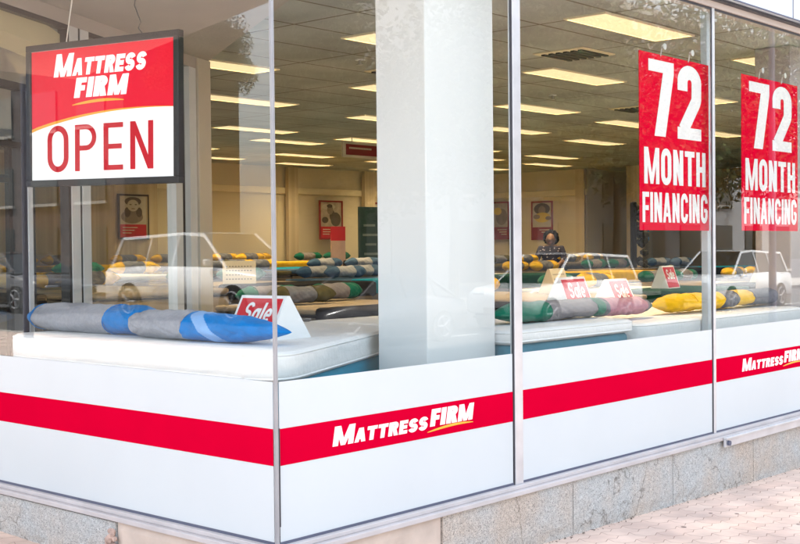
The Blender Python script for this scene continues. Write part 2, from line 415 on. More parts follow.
def text_bm(bm, s, origin, right, up, normal, height, sx=1., t=.2, w=.6, gap=.1, shear=0., first=None, dz=.0004, centre=False, width=None):
    """s drawn on a plane; first = height factor of the opening capital"""
    right, up, normal = Vector(right).normalized(), Vector(up).normalized(), Vector(normal).normalized()
    def total():
        x = 0
        for i, c in enumerate(s):
            adv, _ = glyph(c, t, w); k = first if (first and i == 0) else 1
            x += adv*k+gap
        return x-gap
    if width: sx = width/(total()*height)
    off = -total()*sx*height/2 if centre else 0
    x = 0; n = 0
    for i, c in enumerate(s):
        adv, els = glyph(c, t, w); k = first if (first and i == 0) else 1
        for el in els:
            n += 1
            for q in el:
                vs = []
                for (px, py) in q:
                    X = (x+px*k)*sx*height+shear*py*k*height+off; Y = py*k*height
                    vs.append(bm.verts.new(Vector(origin)+right*X+up*Y+normal*(dz*(n % 4))))
                try: bm.faces.new(vs)
                except ValueError: pass
        x += adv*k+gap
    return x*sx*height
def swoosh(bm, pts, ts, origin, right, up, normal):
    right, up, normal = Vector(right).normalized(), Vector(up).normalized(), Vector(normal).normalized()
    rows = [(bm.verts.new(Vector(origin)+right*x+up*(y+t/2)+normal*.0016), bm.verts.new(Vector(origin)+right*x+up*(y-t/2)+normal*.0016)) for (x, y), t in zip(pts, ts)]
    for a, b in zip(rows, rows[1:]): bm.faces.new((a[1], b[1], b[0], a[0]))

# ------------------------------------------------------------------ world, sun, camera
world = bpy.data.worlds.new('World'); scene.world = world; world.use_nodes = True
wn = world.node_tree; bg = wn.nodes['Background']
sky = wn.nodes.new('ShaderNodeTexSky'); sky.sky_type = 'NISHITA'; sky.sun_disc = False
AZ = (.55, .83); EL = 52
sky.sun_elevation = R(EL); sky.sun_rotation = math.atan2(AZ[0], AZ[1])
sky.air_density = 1.0; sky.dust_density = 3.0
hs = wn.nodes.new('ShaderNodeHueSaturation'); hs.inputs['Saturation'].default_value = .42     # thin high haze
wn.links.new(sky.outputs[0], hs.inputs['Color']); wn.links.new(hs.outputs[0], bg.inputs[0]); bg.inputs[1].default_value = .15
sl = bpy.data.lights.new('sun', 'SUN'); sl.energy = 3.0; sl.angle = R(3); sl.color = (1, .985, .96)
so = bpy.data.objects.new('sun', sl); COL.objects.link(so)
dv = Vector((-AZ[0]*math.cos(R(EL)), -AZ[1]*math.cos(R(EL)), -math.sin(R(EL))))
so.rotation_euler = dv.to_track_quat('-Z', 'Y').to_euler(); so.location = (10, 14, 20)

CAMP = Vector((-3.3636, -3.69, 1.6))
cd = bpy.data.cameras.new('camera'); cam = bpy.data.objects.new('camera', cd); COL.objects.link(cam)
Xr = Vector((.66475529, -.74699538, -.00991499)); Yu = Vector((.02112307, .00552753, .9997616)); Zb = Vector((-.74676249, -.66480625, .01945329))
mw = Matrix((Xr, Yu, Zb)).transposed().to_4x4(); mw.translation = CAMP
cam.matrix_world = mw
cd.sensor_width = 36; cd.lens = 1202*36/800; cd.clip_end = 500; cd.clip_start = .05
scene.camera = cam
vs = scene.view_settings; vs.view_transform = 'Standard'; vs.look = 'None'; vs.exposure = 2.45; vs.gamma = 1
scene.render.resolution_x = 1024; scene.render.resolution_y = 696
scene.render.engine = 'CYCLES'
try:
    scene.cycles.max_bounces = 10; scene.cycles.transparent_max_bounces = 16
    scene.cycles.diffuse_bounces = 4; scene.cycles.glossy_bounces = 5; scene.cycles.use_denoising = True
    scene.cycles.sample_clamp_indirect = 6
except Exception: pass
DIFF_STRENGTH = .20
_nt = M['diffuser'].node_tree                     # prismatic diffuser: brighter straight down than at a grazing angle
_g = _nt.nodes.new('ShaderNodeNewGeometry'); _d = _nt.nodes.new('ShaderNodeVectorMath'); _d.operation = 'DOT_PRODUCT'
_nt.links.new(_g.outputs['Normal'], _d.inputs[0]); _nt.links.new(_g.outputs['Incoming'], _d.inputs[1])
_p = _nt.nodes.new('ShaderNodeMath'); _p.operation = 'POWER'; _p.inputs[1].default_value = 4; _nt.links.new(_d.outputs['Value'], _p.inputs[0])
_m = _nt.nodes.new('ShaderNodeMath'); _m.operation = 'MULTIPLY_ADD'; _m.inputs[1].default_value = 46*DIFF_STRENGTH; _m.inputs[2].default_value = DIFF_STRENGTH
_nt.links.new(_p.outputs[0], _m.inputs[0]); _nt.links.new(_m.outputs[0], _nt.nodes['Principled BSDF'].inputs['Emission Strength'])
M['diffuser'].node_tree.nodes['Principled BSDF'].inputs['Base Color'].default_value = (.5, .45, .35, 1)
M['diffuser'].node_tree.nodes['Principled BSDF'].inputs['Emission Strength'].default_value = DIFF_STRENGTH

def gz(x, y): return .068-.019*max(-8, min(7, x))+.026*max(-6, min(3, y))

# ------------------------------------------------------------------ ground, streets
def grid_sheet(name, x0, x1, y0, y1, dz, m, n=24, pad=None):
    bm = B(); g = []
    for i in range(n+1):
        row = []
        for j in range(n+1):
            x = x0+(x1-x0)*i/n; y = y0+(y1-y0)*j/n
            row.append(bm.verts.new((x, y, gz(x, y)+dz)))
        g.append(row)
    for i in range(n):
        for j in range(n): bm.faces.new((g[i][j], g[i+1][j], g[i+1][j+1], g[i][j+1]))
    return tag(obj(name, bm, m), kind='structure')
grid_sheet('ground', -150, 170, -150, 170, -.30, M['asphalt'], 40)
# corner sidewalk wraps both facades (road starts past the kerb)
SWX, SWY = -7.2, -7.2
def lshape(name, xo, yo, dz, m):
    bm = B()
    def pc(x0, x1, y0, y1, nx, ny):
        g = [[bm.verts.new((x0+(x1-x0)*i/nx, y0+(y1-y0)*j/ny, gz(x0+(x1-x0)*i/nx, y0+(y1-y0)*j/ny)+dz)) for j in range(ny+1)] for i in range(nx+1)]
        for i in range(nx):
            for j in range(ny): bm.faces.new((g[i][j], g[i+1][j], g[i+1][j+1], g[i][j+1]))
    pc(xo, 60, yo, .0, 40, 6); pc(xo, .0, .0, 60, 6, 40)
    return tag(obj(name, bm, m), kind='structure')
lshape('sidewalk', SWX, SWY, 0, M['pavers'])
kb = B()
for i in range(68):
    x = SWX-.15+i
    z = gz(x+.5, SWY); box(kb, (x, SWY-.15, z-.32), (x+.985, SWY-.002, z+.012), .012)
for i in range(67):
    y = SWY+i; z = gz(SWX, y+.5); box(kb, (SWX-.15, y+.0, z-.32), (SWX-.002, y+.985, z+.012), .012)
tag(obj('kerb', kb, M['concrete']), kind='structure')
grid_sheet('road', -150, 170, -19, SWY-.2, -.14, M['asphalt'], 60)
grid_sheet('side_road', -19, SWX-.2, SWY-.1, 150, -.136, M['asphalt'], 60)
ln = B()
for i in range(14):
    x = -2+i*4.5
    for (a, b, c, d) in ((x, x+2.2, -13.2, -13.08),):
        v = [ln.verts.new((p, q, gz(p, q)-.13)) for p, q in ((a, c), (b, c), (b, d), (a, d))]; ln.faces.new(v)
tag(obj('road_markings', ln, M['road_paint']), kind='structure')
grid_sheet('far_sidewalk', -150, 170, -24, -19, 0, M['concrete'], 40)
grid_sheet('far_side_walkway', -24, -19, -18.9, 150, 0, M['concrete'], 40)

# ------------------------------------------------------------------ the shop building
shop = thing('shop_building', 'corner mattress shop with large windows, white pillars and a granite base', 'building', (0, 0, 0))
FZ, CZ = .55, 3.17
XE, YE = 19.5, 13.1
obj('interior_floor', bx((.03, .03, FZ-.15), (XE, YE, FZ)), M['carpet'], shop)
obj('ceiling', bx((.02, .02, CZ), (XE+.1, YE+.1, CZ+.1)), M['tiles'], shop)
bw = B(); box(bw, (0, YE, .2), (XE+.2, YE+.2, 4.2)); obj('back_wall', bw, M['ceiling_wall'], shop)
ew = B(); box(ew, (17.2, 9.57, .4), (17.4, YE-.002, CZ-.002)); box(ew, (17.4, 9.57, .4), (XE, 9.7, CZ-.002))
obj('end_wall', ew, M['ceiling_wall'], shop)
obj('side_wall', bx((XE, 0, .2), (XE+.2, YE-.003, 4.2)), M['wall_shaded'], shop)
tr = B(); box(tr, (6, YE-.05, 2.66), (17.195, YE-.001, 2.78), .01); box(tr, (17.14, 9.55, 2.64), (17.199, YE-.06, 2.76), .01)
obj('wall_trim', tr, M['trim'], shop)
pj = []                                          # shallow pilasters and wall panels
for x0, x1 in ((9.9, 10.3), (12.2, 12.45), (14.3, 14.6)): pj.append(((x0, YE-.14, FZ), (x1, YE-.052, CZ-.004)))
pj += [((17.1, 12.2, FZ), (17.138, 12.45, 2.62)), ((17.1, 9.57, FZ), (17.138, 9.78, CZ-.004)), ((17.1, 8.25, FZ), (17.5, 8.6, CZ-.004))]
for a, b in pj: obj('wall_pilaster', bx(a, b), M['curtain'], shop)
cu = B()
n = 70
pr_ = [(.6+i*8.6/n, YE-.10+.035*math.sin(i*1.9)+.02*math.sin(i*.7)) for i in range(n+1)]
v0 = [cu.verts.new((x, y, FZ)) for x, y in pr_]; v1 = [cu.verts.new((x, y, CZ-.05)) for x, y in pr_]
for i in range(n): cu.faces.new((v0[i], v0[i+1], v1[i+1], v1[i]))
obj('tan_drapes', cu, M['curtain'], shop, smooth=True)
# pillars by the glass
o = obj('pillar', bx((1.207, .2, FZ), (1.767, .534, CZ-.003), .006), M['paint_white'], shop); o['label'] = 'broad white pillar behind the first window'
o = obj('pillar', bx((3.98, .10, FZ), (4.07, .15, CZ-.003), .006), M['pillar_blue'], shop); o['label'] = 'slim blue-grey post behind the thin mullion'
o = obj('pillar', bx((5.75, .3, FZ), (6.35, .6, CZ-.003), .008), mat('pillar_taupe', (.42, .37, .36), .6, var=.05), shop)
# upper facade
up = B(); box(up, (-.09, -.09, 3.2), (22, .3, 5.6)); box(up, (-.09, .302, 3.2), (.3, 16, 5.6))
obj('fascia', up, M['fascia'], shop)
fj = B()
for x in (1.6, 3.2, 4.9, 6.5, 8.1, 9.7, 11.3): box(fj, (x, -.093, 3.2), (x+.008, -.0905, 5.6))
box(fj, (-.1, -.098, 3.196), (22, -.0905, 3.205))
obj('panel_joint', fj, M['gasket'], shop)
obj('header_gasket', bx((.03, -.06, 3.182), (XE, -.021, 3.1945)), M['alu_dark'], shop)
hd = B(); box(hd, (.03, -.02, 3.145), (XE, .1, 3.199)); box(hd, (-.02, .03, 3.145), (.1, 2.4, 3.198))
obj('window_header', hd, M['soffit'], shop)
# canopy above the left facade and the entrance
cp = B(); prism(cp, [(-.10, .05), (-1.52, .05), (-2.23, 2.46), (-3.4, 6.6), (-.10, 6.6)], 2, 3.3, 3.62)
obj('canopy', cp, M['soffit'], shop)
# roof and rear
obj('roof', bx((.302, .302, 4.3), (21.9, 16, 4.5)), M['concrete'], shop)
# knee wall: granite slabs on the right, tan plaster at the corner
kw = B(); box(kw, (0.0, .0, -.4), (XE, .028, .33)); box(kw, (.0, .028, -.4), (.028, 2.35, .33)); obj('knee_wall', kw, M['plaster_tan'], shop)
def slab(p0, p1, axis, zt, seed, m, thick=.045):
    """rough-bottomed slab along axis 0 (facing -Y) or 1 (facing -X)"""
    rnd = random.Random(seed); bm = B(); n = 26; nz = 7; g = []
    for i in range(n+1):
        s = p0+(p1-p0)*i/n; row = []
        zb = (gz(s, -.05) if axis == 0 else gz(-.05, s))
        jb = .012*rnd.random()
        for j in range(nz+1):
            f = j/nz; z = (zb-.03+jb)*(1-f)+zt*f
            d = thick+(.004*(rnd.random()-.5))
            if f < .2: d -= .012*rnd.random()
            if i in (0, n) or j == nz: d = thick-.008
            row.append(bm.verts.new((s, -d, z) if axis == 0 else (-d, s, z)))
        g.append(row)
    for i in range(n):
        for j in range(nz):
            q = (g[i][j], g[i+1][j], g[i+1][j+1], g[i][j+1]); bm.faces.new(q if axis == 0 else q[::-1])
    for i in (0, n):                             # returns at the two ends
        a = [bm.verts.new((v.co.x, 0, v.co.z) if axis == 0 else (0, v.co.y, v.co.z)) for v in g[i]]
        for j in range(nz): bm.faces.new((g[i][j], g[i][j+1], a[j+1], a[j]))
    a = [bm.verts.new((v.co.x, 0, v.co.z) if axis == 0 else (0, v.co.y, v.co.z)) for v in [r[nz] for r in g]]
    for i in range(n): bm.faces.new((g[i][nz], g[i+1][nz], a[i+1], a[i]))
    bmesh.ops.recalc_face_normals(bm, faces=bm.faces[:])
    return obj('granite_slab', bm, m, shop)
for i, (a, b) in enumerate(((1.03, 2.14), (2.147, 3.24), (3.247, 4.35), (4.357, 5.5), (5.507, 6.6), (6.607, 8.2))):
    slab(a, b, 0, .326, i, M['granite'])
slab(1.09, 2.35, 1, .318, 20, M['granite'])
pl = slab(-.03, 1.023, 0, .326, 31, M['plaster_tan'], .036); pl.name = 'plaster_panel'
pl = slab(-.034, 1.083, 1, .326, 32, M['plaster_tan'], .036); pl.name = 'plaster_panel'
rb = B()
for i in range(16):
    t = bmesh.new(); bmesh.ops.create_icosphere(t, subdivisions=1, radius=.010+.018*random.random())
    for v in t.verts: v.co *= .8+.4*random.random()
    bmesh.ops.translate(t, vec=(-.045-.012*random.random(), 1.10+random.uniform(-.035, .03), gz(0, 1.1)+.02+.16*random.random()), verts=t.verts)
    merge(rb, t)
obj('broken_mortar', rb, mat('pinkish_rubble', (.5, .36, .30), .9, var=.4, vscale=30), shop)

db = B()
for i in range(260):
    x = random.uniform(1.0, 7.5); y = -.052-abs(random.gauss(0, .012)); r_ = random.uniform(.003, .011)
    z = gz(x, y)+.002; a = random.uniform(0, 3.1)
    db.faces.new([db.verts.new((x+math.cos(a+q)*r_*k, y+math.sin(a+q)*r_*k*.7, z+random.uniform(0, .006))) for q, k in ((0, 1.3), (1.6, .5), (3.1, 1), (4.6, .6))])
tag(obj('grit', db, mat('dark_grit', (.07, .06, .045), .9, var=.4)), 'dark grit and leaf bits gathered along the foot of the granite wall', 'debris', kind='stuff')
# window frames
def Rw(a, b): return lambda y0, y1, z0, z1, bev=0: None
sl_ = B(); box(sl_, (-.055, -.062, .327), (XE, .03, .352), .004); box(sl_, (-.055, .032, .327), (.03, 2.36, .352), .004)
box(sl_, (-.03, -.034, .3522), (XE, .03, .372), .003); box(sl_, (-.03, .032, .3522), (.03, 2.36, .372), .003)
obj('window_sill', sl_, M['sill'], shop)
s2 = B(); box(s2, (3.86, -.078, .285), (XE, -.063, .335), .004); box(s2, (3.86, -.090, .335), (XE, -.0635, .349), .003)
obj('lower_sill', s2, M['alu'], shop)
scw = B(); tube(scw, [(3.90, -.078, .31), (3.90, -.094, .31)], .017, 16); obj('sill_bolt', scw, M['gasket'], shop)

TOP = 3.145; GB = .372
def window(name_label, axis, a, b, logo=None):
    win = thing('window', None, None, (0, 0, 0)); win.parent = shop; win['label'] = name_label
    def P(s0, s1, d0, d1, z0, z1, bev=0):
        return bx((s0, d0, z0), (s1, d1, z1), bev) if axis == 0 else bx((d0, s0, z0), (d1, s1, z1), bev)
    obj('glass_pane', P(a, b, 0, .008, GB+.004, TOP), M['glass'], win)
    obj('frosted_film', P(a+.004, b-.004, -.0016, -.0004, GB+.012, 1.052), M['film'], win)
    obj('red_stripe', P(a+.004, b-.004, -.0028, -.0018, .702, .856), M['red'], win)
    for (z0, z1) in ((GB-.004, GB+.012), (TOP-.016, TOP)):
        obj('gasket', P(a, b, -.004, -.0005, z0, z1), M['gasket'] if z0 < 1 else M['alu_dark'], win)
    if logo:
        x0, wd = logo; t = B(); nrm = (0, -1, 0)
        # small caps word followed by the larger bold word, rising along nothing: on the stripe
        y = -.0032
        text_bm(t, 'MATTRESS', (x0, y, .742), (1, 0, 0), (0, 0, 1), nrm, .062, t=.30, w=.72, gap=.07, shear=.2, first=1.38, dz=.0002, width=wd*.635)
        text_bm(t, 'FIRM', (x0+wd*.655, y, .752), (1, 0, 0), (0, 0, 1), nrm, .082, t=.30, w=.66, gap=.06, shear=.2, dz=.0002, width=wd*.325)
        obj('lettering', t, M['white_ink'], win)
        s = B(); pts = []; ts = []
        for i in range(13):
            f = i/12; pts.append((wd*.635+wd*.35*f, .728+.016*math.sin(f*math.pi*.75))); ts.append(.003+.009*math.sin(math.pi*min(1, f*1.02))**.7)
        swoosh(s, pts, ts, (x0, y, 0), (1, 0, 0), (0, 0, 1), nrm)
        obj('gold_swoosh', s, M['gold_ink'], win)
    return win
window('left window of the corner, behind it the hanging open sign', 1, .012, 2.38)
window('first window right of the glass corner', 0, .012, 1.648, (.325, 1.0))
window('middle window with a red financing sign', 0, 1.728, 3.835)
window('window right of the thin mullion', 0, 3.882, 6.3, (4.26, 1.02))
window('far window at the end of the street side', 0, 6.36, 9.6)
window('last window towards the neighbouring shop', 0, 9.66, 13.2)
# mullions
mu = B(); box(mu, (1.655, -.012, GB), (1.722, .02, TOP), .003)
obj('mullion', mu, M['alu'], shop)
obj('mullion_gasket', bx((1.647, -.006, GB), (1.6545, .004, TOP)), M['alu_dark'], shop)
for x0, x1 in ((3.842, 3.878), (6.3, 6.36), (9.6, 9.66), (13.2, 13.3)):
    obj('mullion', bx((x0+.004, -.008, GB), (x1, .012, TOP), .002), M['alu'], shop)
obj('mullion_gasket', bx((3.8355, -.004, GB), (3.8455, -.0005, TOP)), M['alu_dark'], shop)
cn = B(); box(cn, (-.010, -.010, GB), (.005, -.0035, TOP+.05), .002); box(cn, (-.010, -.0033, GB), (-.0035, .005, TOP+.05), .002)
obj('corner_bead', cn, mat('dull_grey_bead', (.34, .35, .37), .4, metal=.3, var=.15), shop)
cg = B(); box(cg, (.0065, -.010, .45), (.012, -.001, .86)); obj('corner_sealant', cg, M['alu_dark'], shop)
tl = B(); box(tl, (-.012, 2.38, GB), (.06, 2.46, 3.2), .004); obj('end_jamb', tl, M['alu'], shop)

# ---------------------------------------------------- angled glazed return of the entrance (wall A)
ca, sa = math.cos(R(27)), math.sin(R(27)); A0 = Vector((2.725, 3.729, 0))
MA = Matrix(((ca, -sa, 0, A0.x), (sa, ca, 0, A0.y), (0, 0, 1, 0), (0, 0, 0, 1)))   # local x = s along wall, y = behind
def abox(s0, s1, d0, d1, z0, z1, bev=0): return bx((s0, d0, z0), (s1, d1, z1), bev, mtx=MA)
SOF = 3.085
obj('display_soffit', prism(B(), [(.02, 2.38), (.02, .014), (.75, .014), (2.725, 3.73), (.45, 2.575)], 2, SOF, SOF+.08), M['soffit'], shop)
obj('return_header', abox(-2.98, .0, .0, .10, 2.998, SOF-.002), M['soffit'], shop)
obj('end_column', abox(-.235, .0, -.02, .25, FZ, SOF-.003, .004), M['column_tan'], shop)
rw = thing('window', None, None); rw.parent = shop; rw['label'] = 'angled inner window beside the entrance'
fr = B()
for s0, s1 in ((-2.11, -2.007), (-1.978, -1.875), (-.62, -.505), (-.37, -.245)):
    obj('frame_post', abox(s0, s1, -.005, .07, FZ, 2.996, .003), M['alu_light'], rw)
obj('frame_post', abox(-2.60, -2.55, -.005, .07, FZ, 2.55, .003), M['alu_light'], rw)
gk = B()
for s0, s1, z0, z1 in ((-2.005, -1.98, FZ, 2.996), (-.50, -.455, FZ, 2.996), (-1.87, -.50, 2.965, 2.996), (-2.98, -2.112, 2.968, 2.996), (-2.14, -2.1125, FZ, 2.967),
                       (-2.98, -2.545, 2.53, 2.57), (-2.546, -2.52, FZ, 2.529), (-2.98, -2.605, 2.20, 2.23), (-2.66, -2.603, FZ, 2.528)):
    obj('black_gasket', abox(s0, s1, .0, .06, z0, z1), M['black_frame'], rw)
obj('glass_pane', abox(-2.98, -.25, .03, .038, FZ, 2.99), M['glass'], rw)
# partition with arched cream bulkhead behind, at Y = 4.7
bk = B(); box(bk, (.05, 4.7, 2.55), (2.3, 4.85, CZ-.004)); obj('bulkhead', bk, mat('grey_plaster', (.42, .38, .34), .8, var=.05), shop)
AP = [(-3.0, 2.955), (-2.86, 2.93), (-2.67, 2.93), (-2.47, 2.93), (-2.26, 2.91), (-2.125, 2.88), (-2.125, 2.76), (-2.3, 2.775), (-2.6, 2.79), (-2.86, 2.81), (-3.0, 2.83)]
ar = prism(B(), [(a, min(2.99, z+.055)) for a, z in AP], 1, .045, .30); ar.transform(MA); obj('arched_soffit', ar, M['cream'], shop)
dr = B()
for x0, x1, z0, z1 in ((.1, 1.62, 2.49, 2.548), (.1, 1.60, 2.14, 2.2), (1.56, 1.62, FZ, 2.488), (.85, .9, FZ, 2.138), (.1, .15, FZ, 2.488)):
    box(dr, (x0, 4.72, z0), (x1, 4.78, z1), .003)
obj('door_frame', dr, M['black_frame'], shop)
obj('door_glass', bx((.152, 4.745, FZ), (1.558, 4.753, 2.486)), M['glass'], shop)
# street entrance on the left facade beyond the display
en = B()
for y0, y1 in ((3.3, 3.36), (4.2, 4.26), (5.1, 5.16), (6.2, 6.3)): box(en, (-.01, y0, .2), (.06, y1, 3.2), .003)
for z0 in (.14, 2.4): box(en, (.0, 2.462, z0), (.05, 6.2, z0+.08), .003)
obj('entrance_frame', en, M['alu'], shop)
obj('entrance_glass', bx((.02, 2.47, .2), (.028, 6.2, 3.19)), M['glass'], shop)
obj('street_wall', bx((-.02, 6.302, -.1), (.25, 16, 3.198)), M['b_tan'], shop)
obj('neighbour_pier', bx((13.3, -.02, -.5), (22, .25, 3.198)), M['b_tan'], shop)

# ------------------------------------------------------------------ ceiling lights
rows = [('front row', [(3.6, .8), (6.1, .8), (8.6, .82), (11.0, .84)]),
        ('second row from the glass', [(3.05, 2.4), (5.42, 2.47), (7.7, 2.45), (10.1, 2.5)]),
        ('third row from the glass', [(2.55, 4.2), (5.04, 4.25), (7.28, 4.2), (9.55, 4.35), (11.6, 4.2)]),
        ('fourth row from the glass', [(4.4, 5.9), (6.9, 6.12), (9.1, 5.86), (11.45, 6.1), (13.8, 6.0)]),
        ('fifth row from the glass', [(4.2, 8.1), (6.5, 8.1), (8.8, 8.2), (11.1, 8.2), (13.4, 8.2)]),
        ('sixth row from the glass', [(5.6, 9.15), (8.0, 9.1), (10.4, 9.2), (12.7, 9.3), (15.0, 9.4)]),
        ('seventh row from the glass', [(7.4, 10.8), (9.92, 10.8), (12.3, 10.9), (14.9, 10.8)]),
        ('row nearest the back wall', [(9.08, 12.12), (11.35, 12.3), (13.9, 12.3)])]
ordn = ['leftmost', 'second from left', 'third from left', 'fourth from left', 'fifth from left']
first = None
for rn, L_ in rows:
    for k, (x, y) in enumerate(L_):
        lab = 'glowing cream fluorescent ceiling panel, %s in the %s' % (ordn[k], rn)
        if first is None:
            t = thing('ceiling_light', lab, 'ceiling light', (0, 0, 0), 0, 'fluorescent ceiling panels')
            f = B()
            box(f, (-.02, -.27, -.012), (1.22, -.25, 0)); box(f, (-.02, .25, -.012), (1.22, .27, 0)); box(f, (-.02, -.25, -.012), (0, .25, 0)); box(f, (1.2, -.25, -.012), (1.22, .25, 0))
            obj('frame', f, M['trim'], t, local=True)
            obj('diffuser', bx((.001, -.249, -.008), (1.199, .249, -.001)), M['diffuser'], t, local=True)
            first = t; tt = t
        else:
            tt = first.copy(); COL.objects.link(tt)
            for ch in list(first.children):
                c = ch.copy(); COL.objects.link(c); c.parent = tt
        tt['label'] = lab; tt.location = (x, y, CZ-.0005)
        if y < 1: tt.scale = (1, .62, 1)

for i, (x, y, lb) in enumerate(((4.9, 1.75, 'dark ceiling vent between the first two rows of light panels'), (8.7, 3.4, 'dark ceiling vent beyond the second row of light panels'), (4.6, 3.35, 'dark ceiling vent left of centre near the third row of light panels'))):
    t = thing('ceiling_vent', lb, 'vent', (x, y, CZ-.001), 0, 'ceiling vents')
    f = B(); box(f, (-.24, -.24, -.012), (.24, .24, -.001), .004); obj('frame', f, M['trim'], t, local=True)
    for j in range(6):
        obj('slat', bx((-.20, -.20+j*.07, -.024), (.20, -.165+j*.07, -.0125)), M['alu_dark'], t, local=True)
for i, (x, y) in enumerate(((6.3, 1.6), (7.0, 3.4), (3.9, 3.2))):
    t = thing('sprinkler', ('small sprinkler head by the first row of light panels', 'small sprinkler head amid the right hand light panels', 'small sprinkler head amid the left hand light panels')[i], 'sprinkler', (x, y, CZ-.05), 0, 'sprinkler heads')
    f = B(); tube(f, [(0, 0, .049), (0, 0, .01)], .012, 8); tube(f, [(0, 0, .01), (0, 0, .005)], .03, 10); obj('head', f, M['steel'], t, local=True)
    f = tube(B(), [(0, 0, .0495), (0, 0, .044)], .04, 14); obj('collar', f, M['card'], t, local=True)

# ------------------------------------------------------------------ display beds by the glass
def rounded_poly(pts, rad, n=8):
    out = []; N_ = len(pts)
    for i in range(N_):
        p0, p, p2 = Vector(pts[i-1]), Vector(pts[i]), Vector(pts[(i+1) % N_])
        a = (p0-p).normalized(); b = (p2-p).normalized(); r = rad[i]
        ang = a.angle(b); d = r/math.tan(ang/2)
        A_ = p+a*d; C_ = p+b*d
        for k in range(n+1):
            f = k/n
            out.append(((1-f)**2*A_+2*f*(1-f)*p+f*f*C_)[:])
    return out
def cushion(poly, z0, z1, edge=.05, m=5, crown=.0):
    """rounded-edge slab over a polygon outline"""
    bm = B(); c = Vector((sum(p[0] for p in poly)/len(poly), sum(p[1] for p in poly)/len(poly)))
    rings = []
    prof = []
    for k in range(m+1):
        a = math.pi/2*k/m; prof.append((edge*(1-math.sin(a)), z0+edge*(1-math.cos(a))*1.0))
    prof = [(edge*(1-math.sin(math.pi/2*k/m)), z0+edge-edge*math.cos(math.pi/2*k/m)) for k in range(m+1)]
    prof += [(0, z0+(z1-z0)*.5)]
    prof += [(edge*(1-math.cos(math.pi/2*k/m)), z1-edge+edge*math.sin(math.pi/2*k/m)) for k in range(m+1)]
    for ins, z in prof:
        ring = []
        for p in poly:
            v = Vector(p[:2])-c; l = v.length; q = c+v*((l-ins)/l); ring.append(bm.verts.new((q.x, q.y, z)))
        rings.append(ring)
    for s in (.75, .45, .15):
        ring = []
        for p in poly:
            v = Vector(p[:2])-c; l = v.length; q = c+v*((l-edge)/l)*s; ring.append(bm.verts.new((q.x, q.y, z1+crown*(1-s))))
        rings.append(ring)
    n = len(poly)
    for a, b in zip(rings, rings[1:]):
        for i in range(n): bm.faces.new((a[i], a[(i+1) % n], b[(i+1) % n], b[i]))
    bm.faces.new(rings[0][::-1]); bm.faces.new(rings[-1])
    bmesh.ops.recalc_face_normals(bm, faces=bm.faces[:])
    return bm
def display_bed(label, pts, rad, ztop, th, base_mat, loc, basein=.03):
    t = thing('bed', label, 'bed', (loc[0], loc[1], FZ), 0, 'beds in the shop')
    poly = rounded_poly(pts, rad)
    obj('mattress', cushion(poly, ztop-th, ztop, .034, crown=.006), M['mat_white'], t, smooth=True)
    cq = Vector((sum(p[0] for p in poly)/len(poly), sum(p[1] for p in poly)/len(poly)))
    for zz, ins in ((ztop-.016, -.001), (ztop-th+.016, -.001)):
        lp = []
        for p in poly:
            v = Vector(p[:2])-cq; q = cq+v*((v.length-ins-.006)/v.length); lp.append((q.x, q.y, zz))
        obj('piping', tube(B(), lp+[lp[0], lp[1]], .0055, 6), M['card'], t, smooth=True)
    c = (sum(p[0] for p in pts)/len(pts), sum(p[1] for p in pts)/len(pts))
    def sh(q, k): return (c[0]+(q[0]-c[0])*k, c[1]+(q[1]-c[1])*k)
    inn = rounded_poly([sh(p, 1-basein) for p in pts], rad)
    obj('box_spring', cushion(inn, FZ+.16, ztop-th-.001, .03), base_mat, t, smooth=True)
    lg = None
    for q in [sh(p, .8) for p in pts]:
        obj('leg', tube(B(), [(q[0], q[1], FZ), (q[0], q[1], FZ+.165)], .025, 10), M['black_fab'], t)
    return t
display_bed('white mattress on a teal base in the glass corner', [(.08, .05), (1.75, .86), (1.75, 2.2), (.08, 2.27)], [.16, .12, .1, .14], 1.16, .135, M['teal'], (.8, 1))
display_bed('white mattress on a teal base under the green and grey bolsters', [(1.785, .10), (3.08, .10), (3.08, 1.72), (1.785, 1.72)], [.05, .12, .1, .1], 1.158, .08, mat('slate_teal_fabric', (.06, .24, .33), .85, var=.15, bump=.2), (2.4, 1))
display_bed('white mattress under the yellow and charcoal bolsters', [(3.2, .16), (5.72, .16), (5.72, 1.8), (3.2, 1.8)], [.1, .14, .1, .1], 1.118, .14, M['teal_dark'], (4.4, 1))

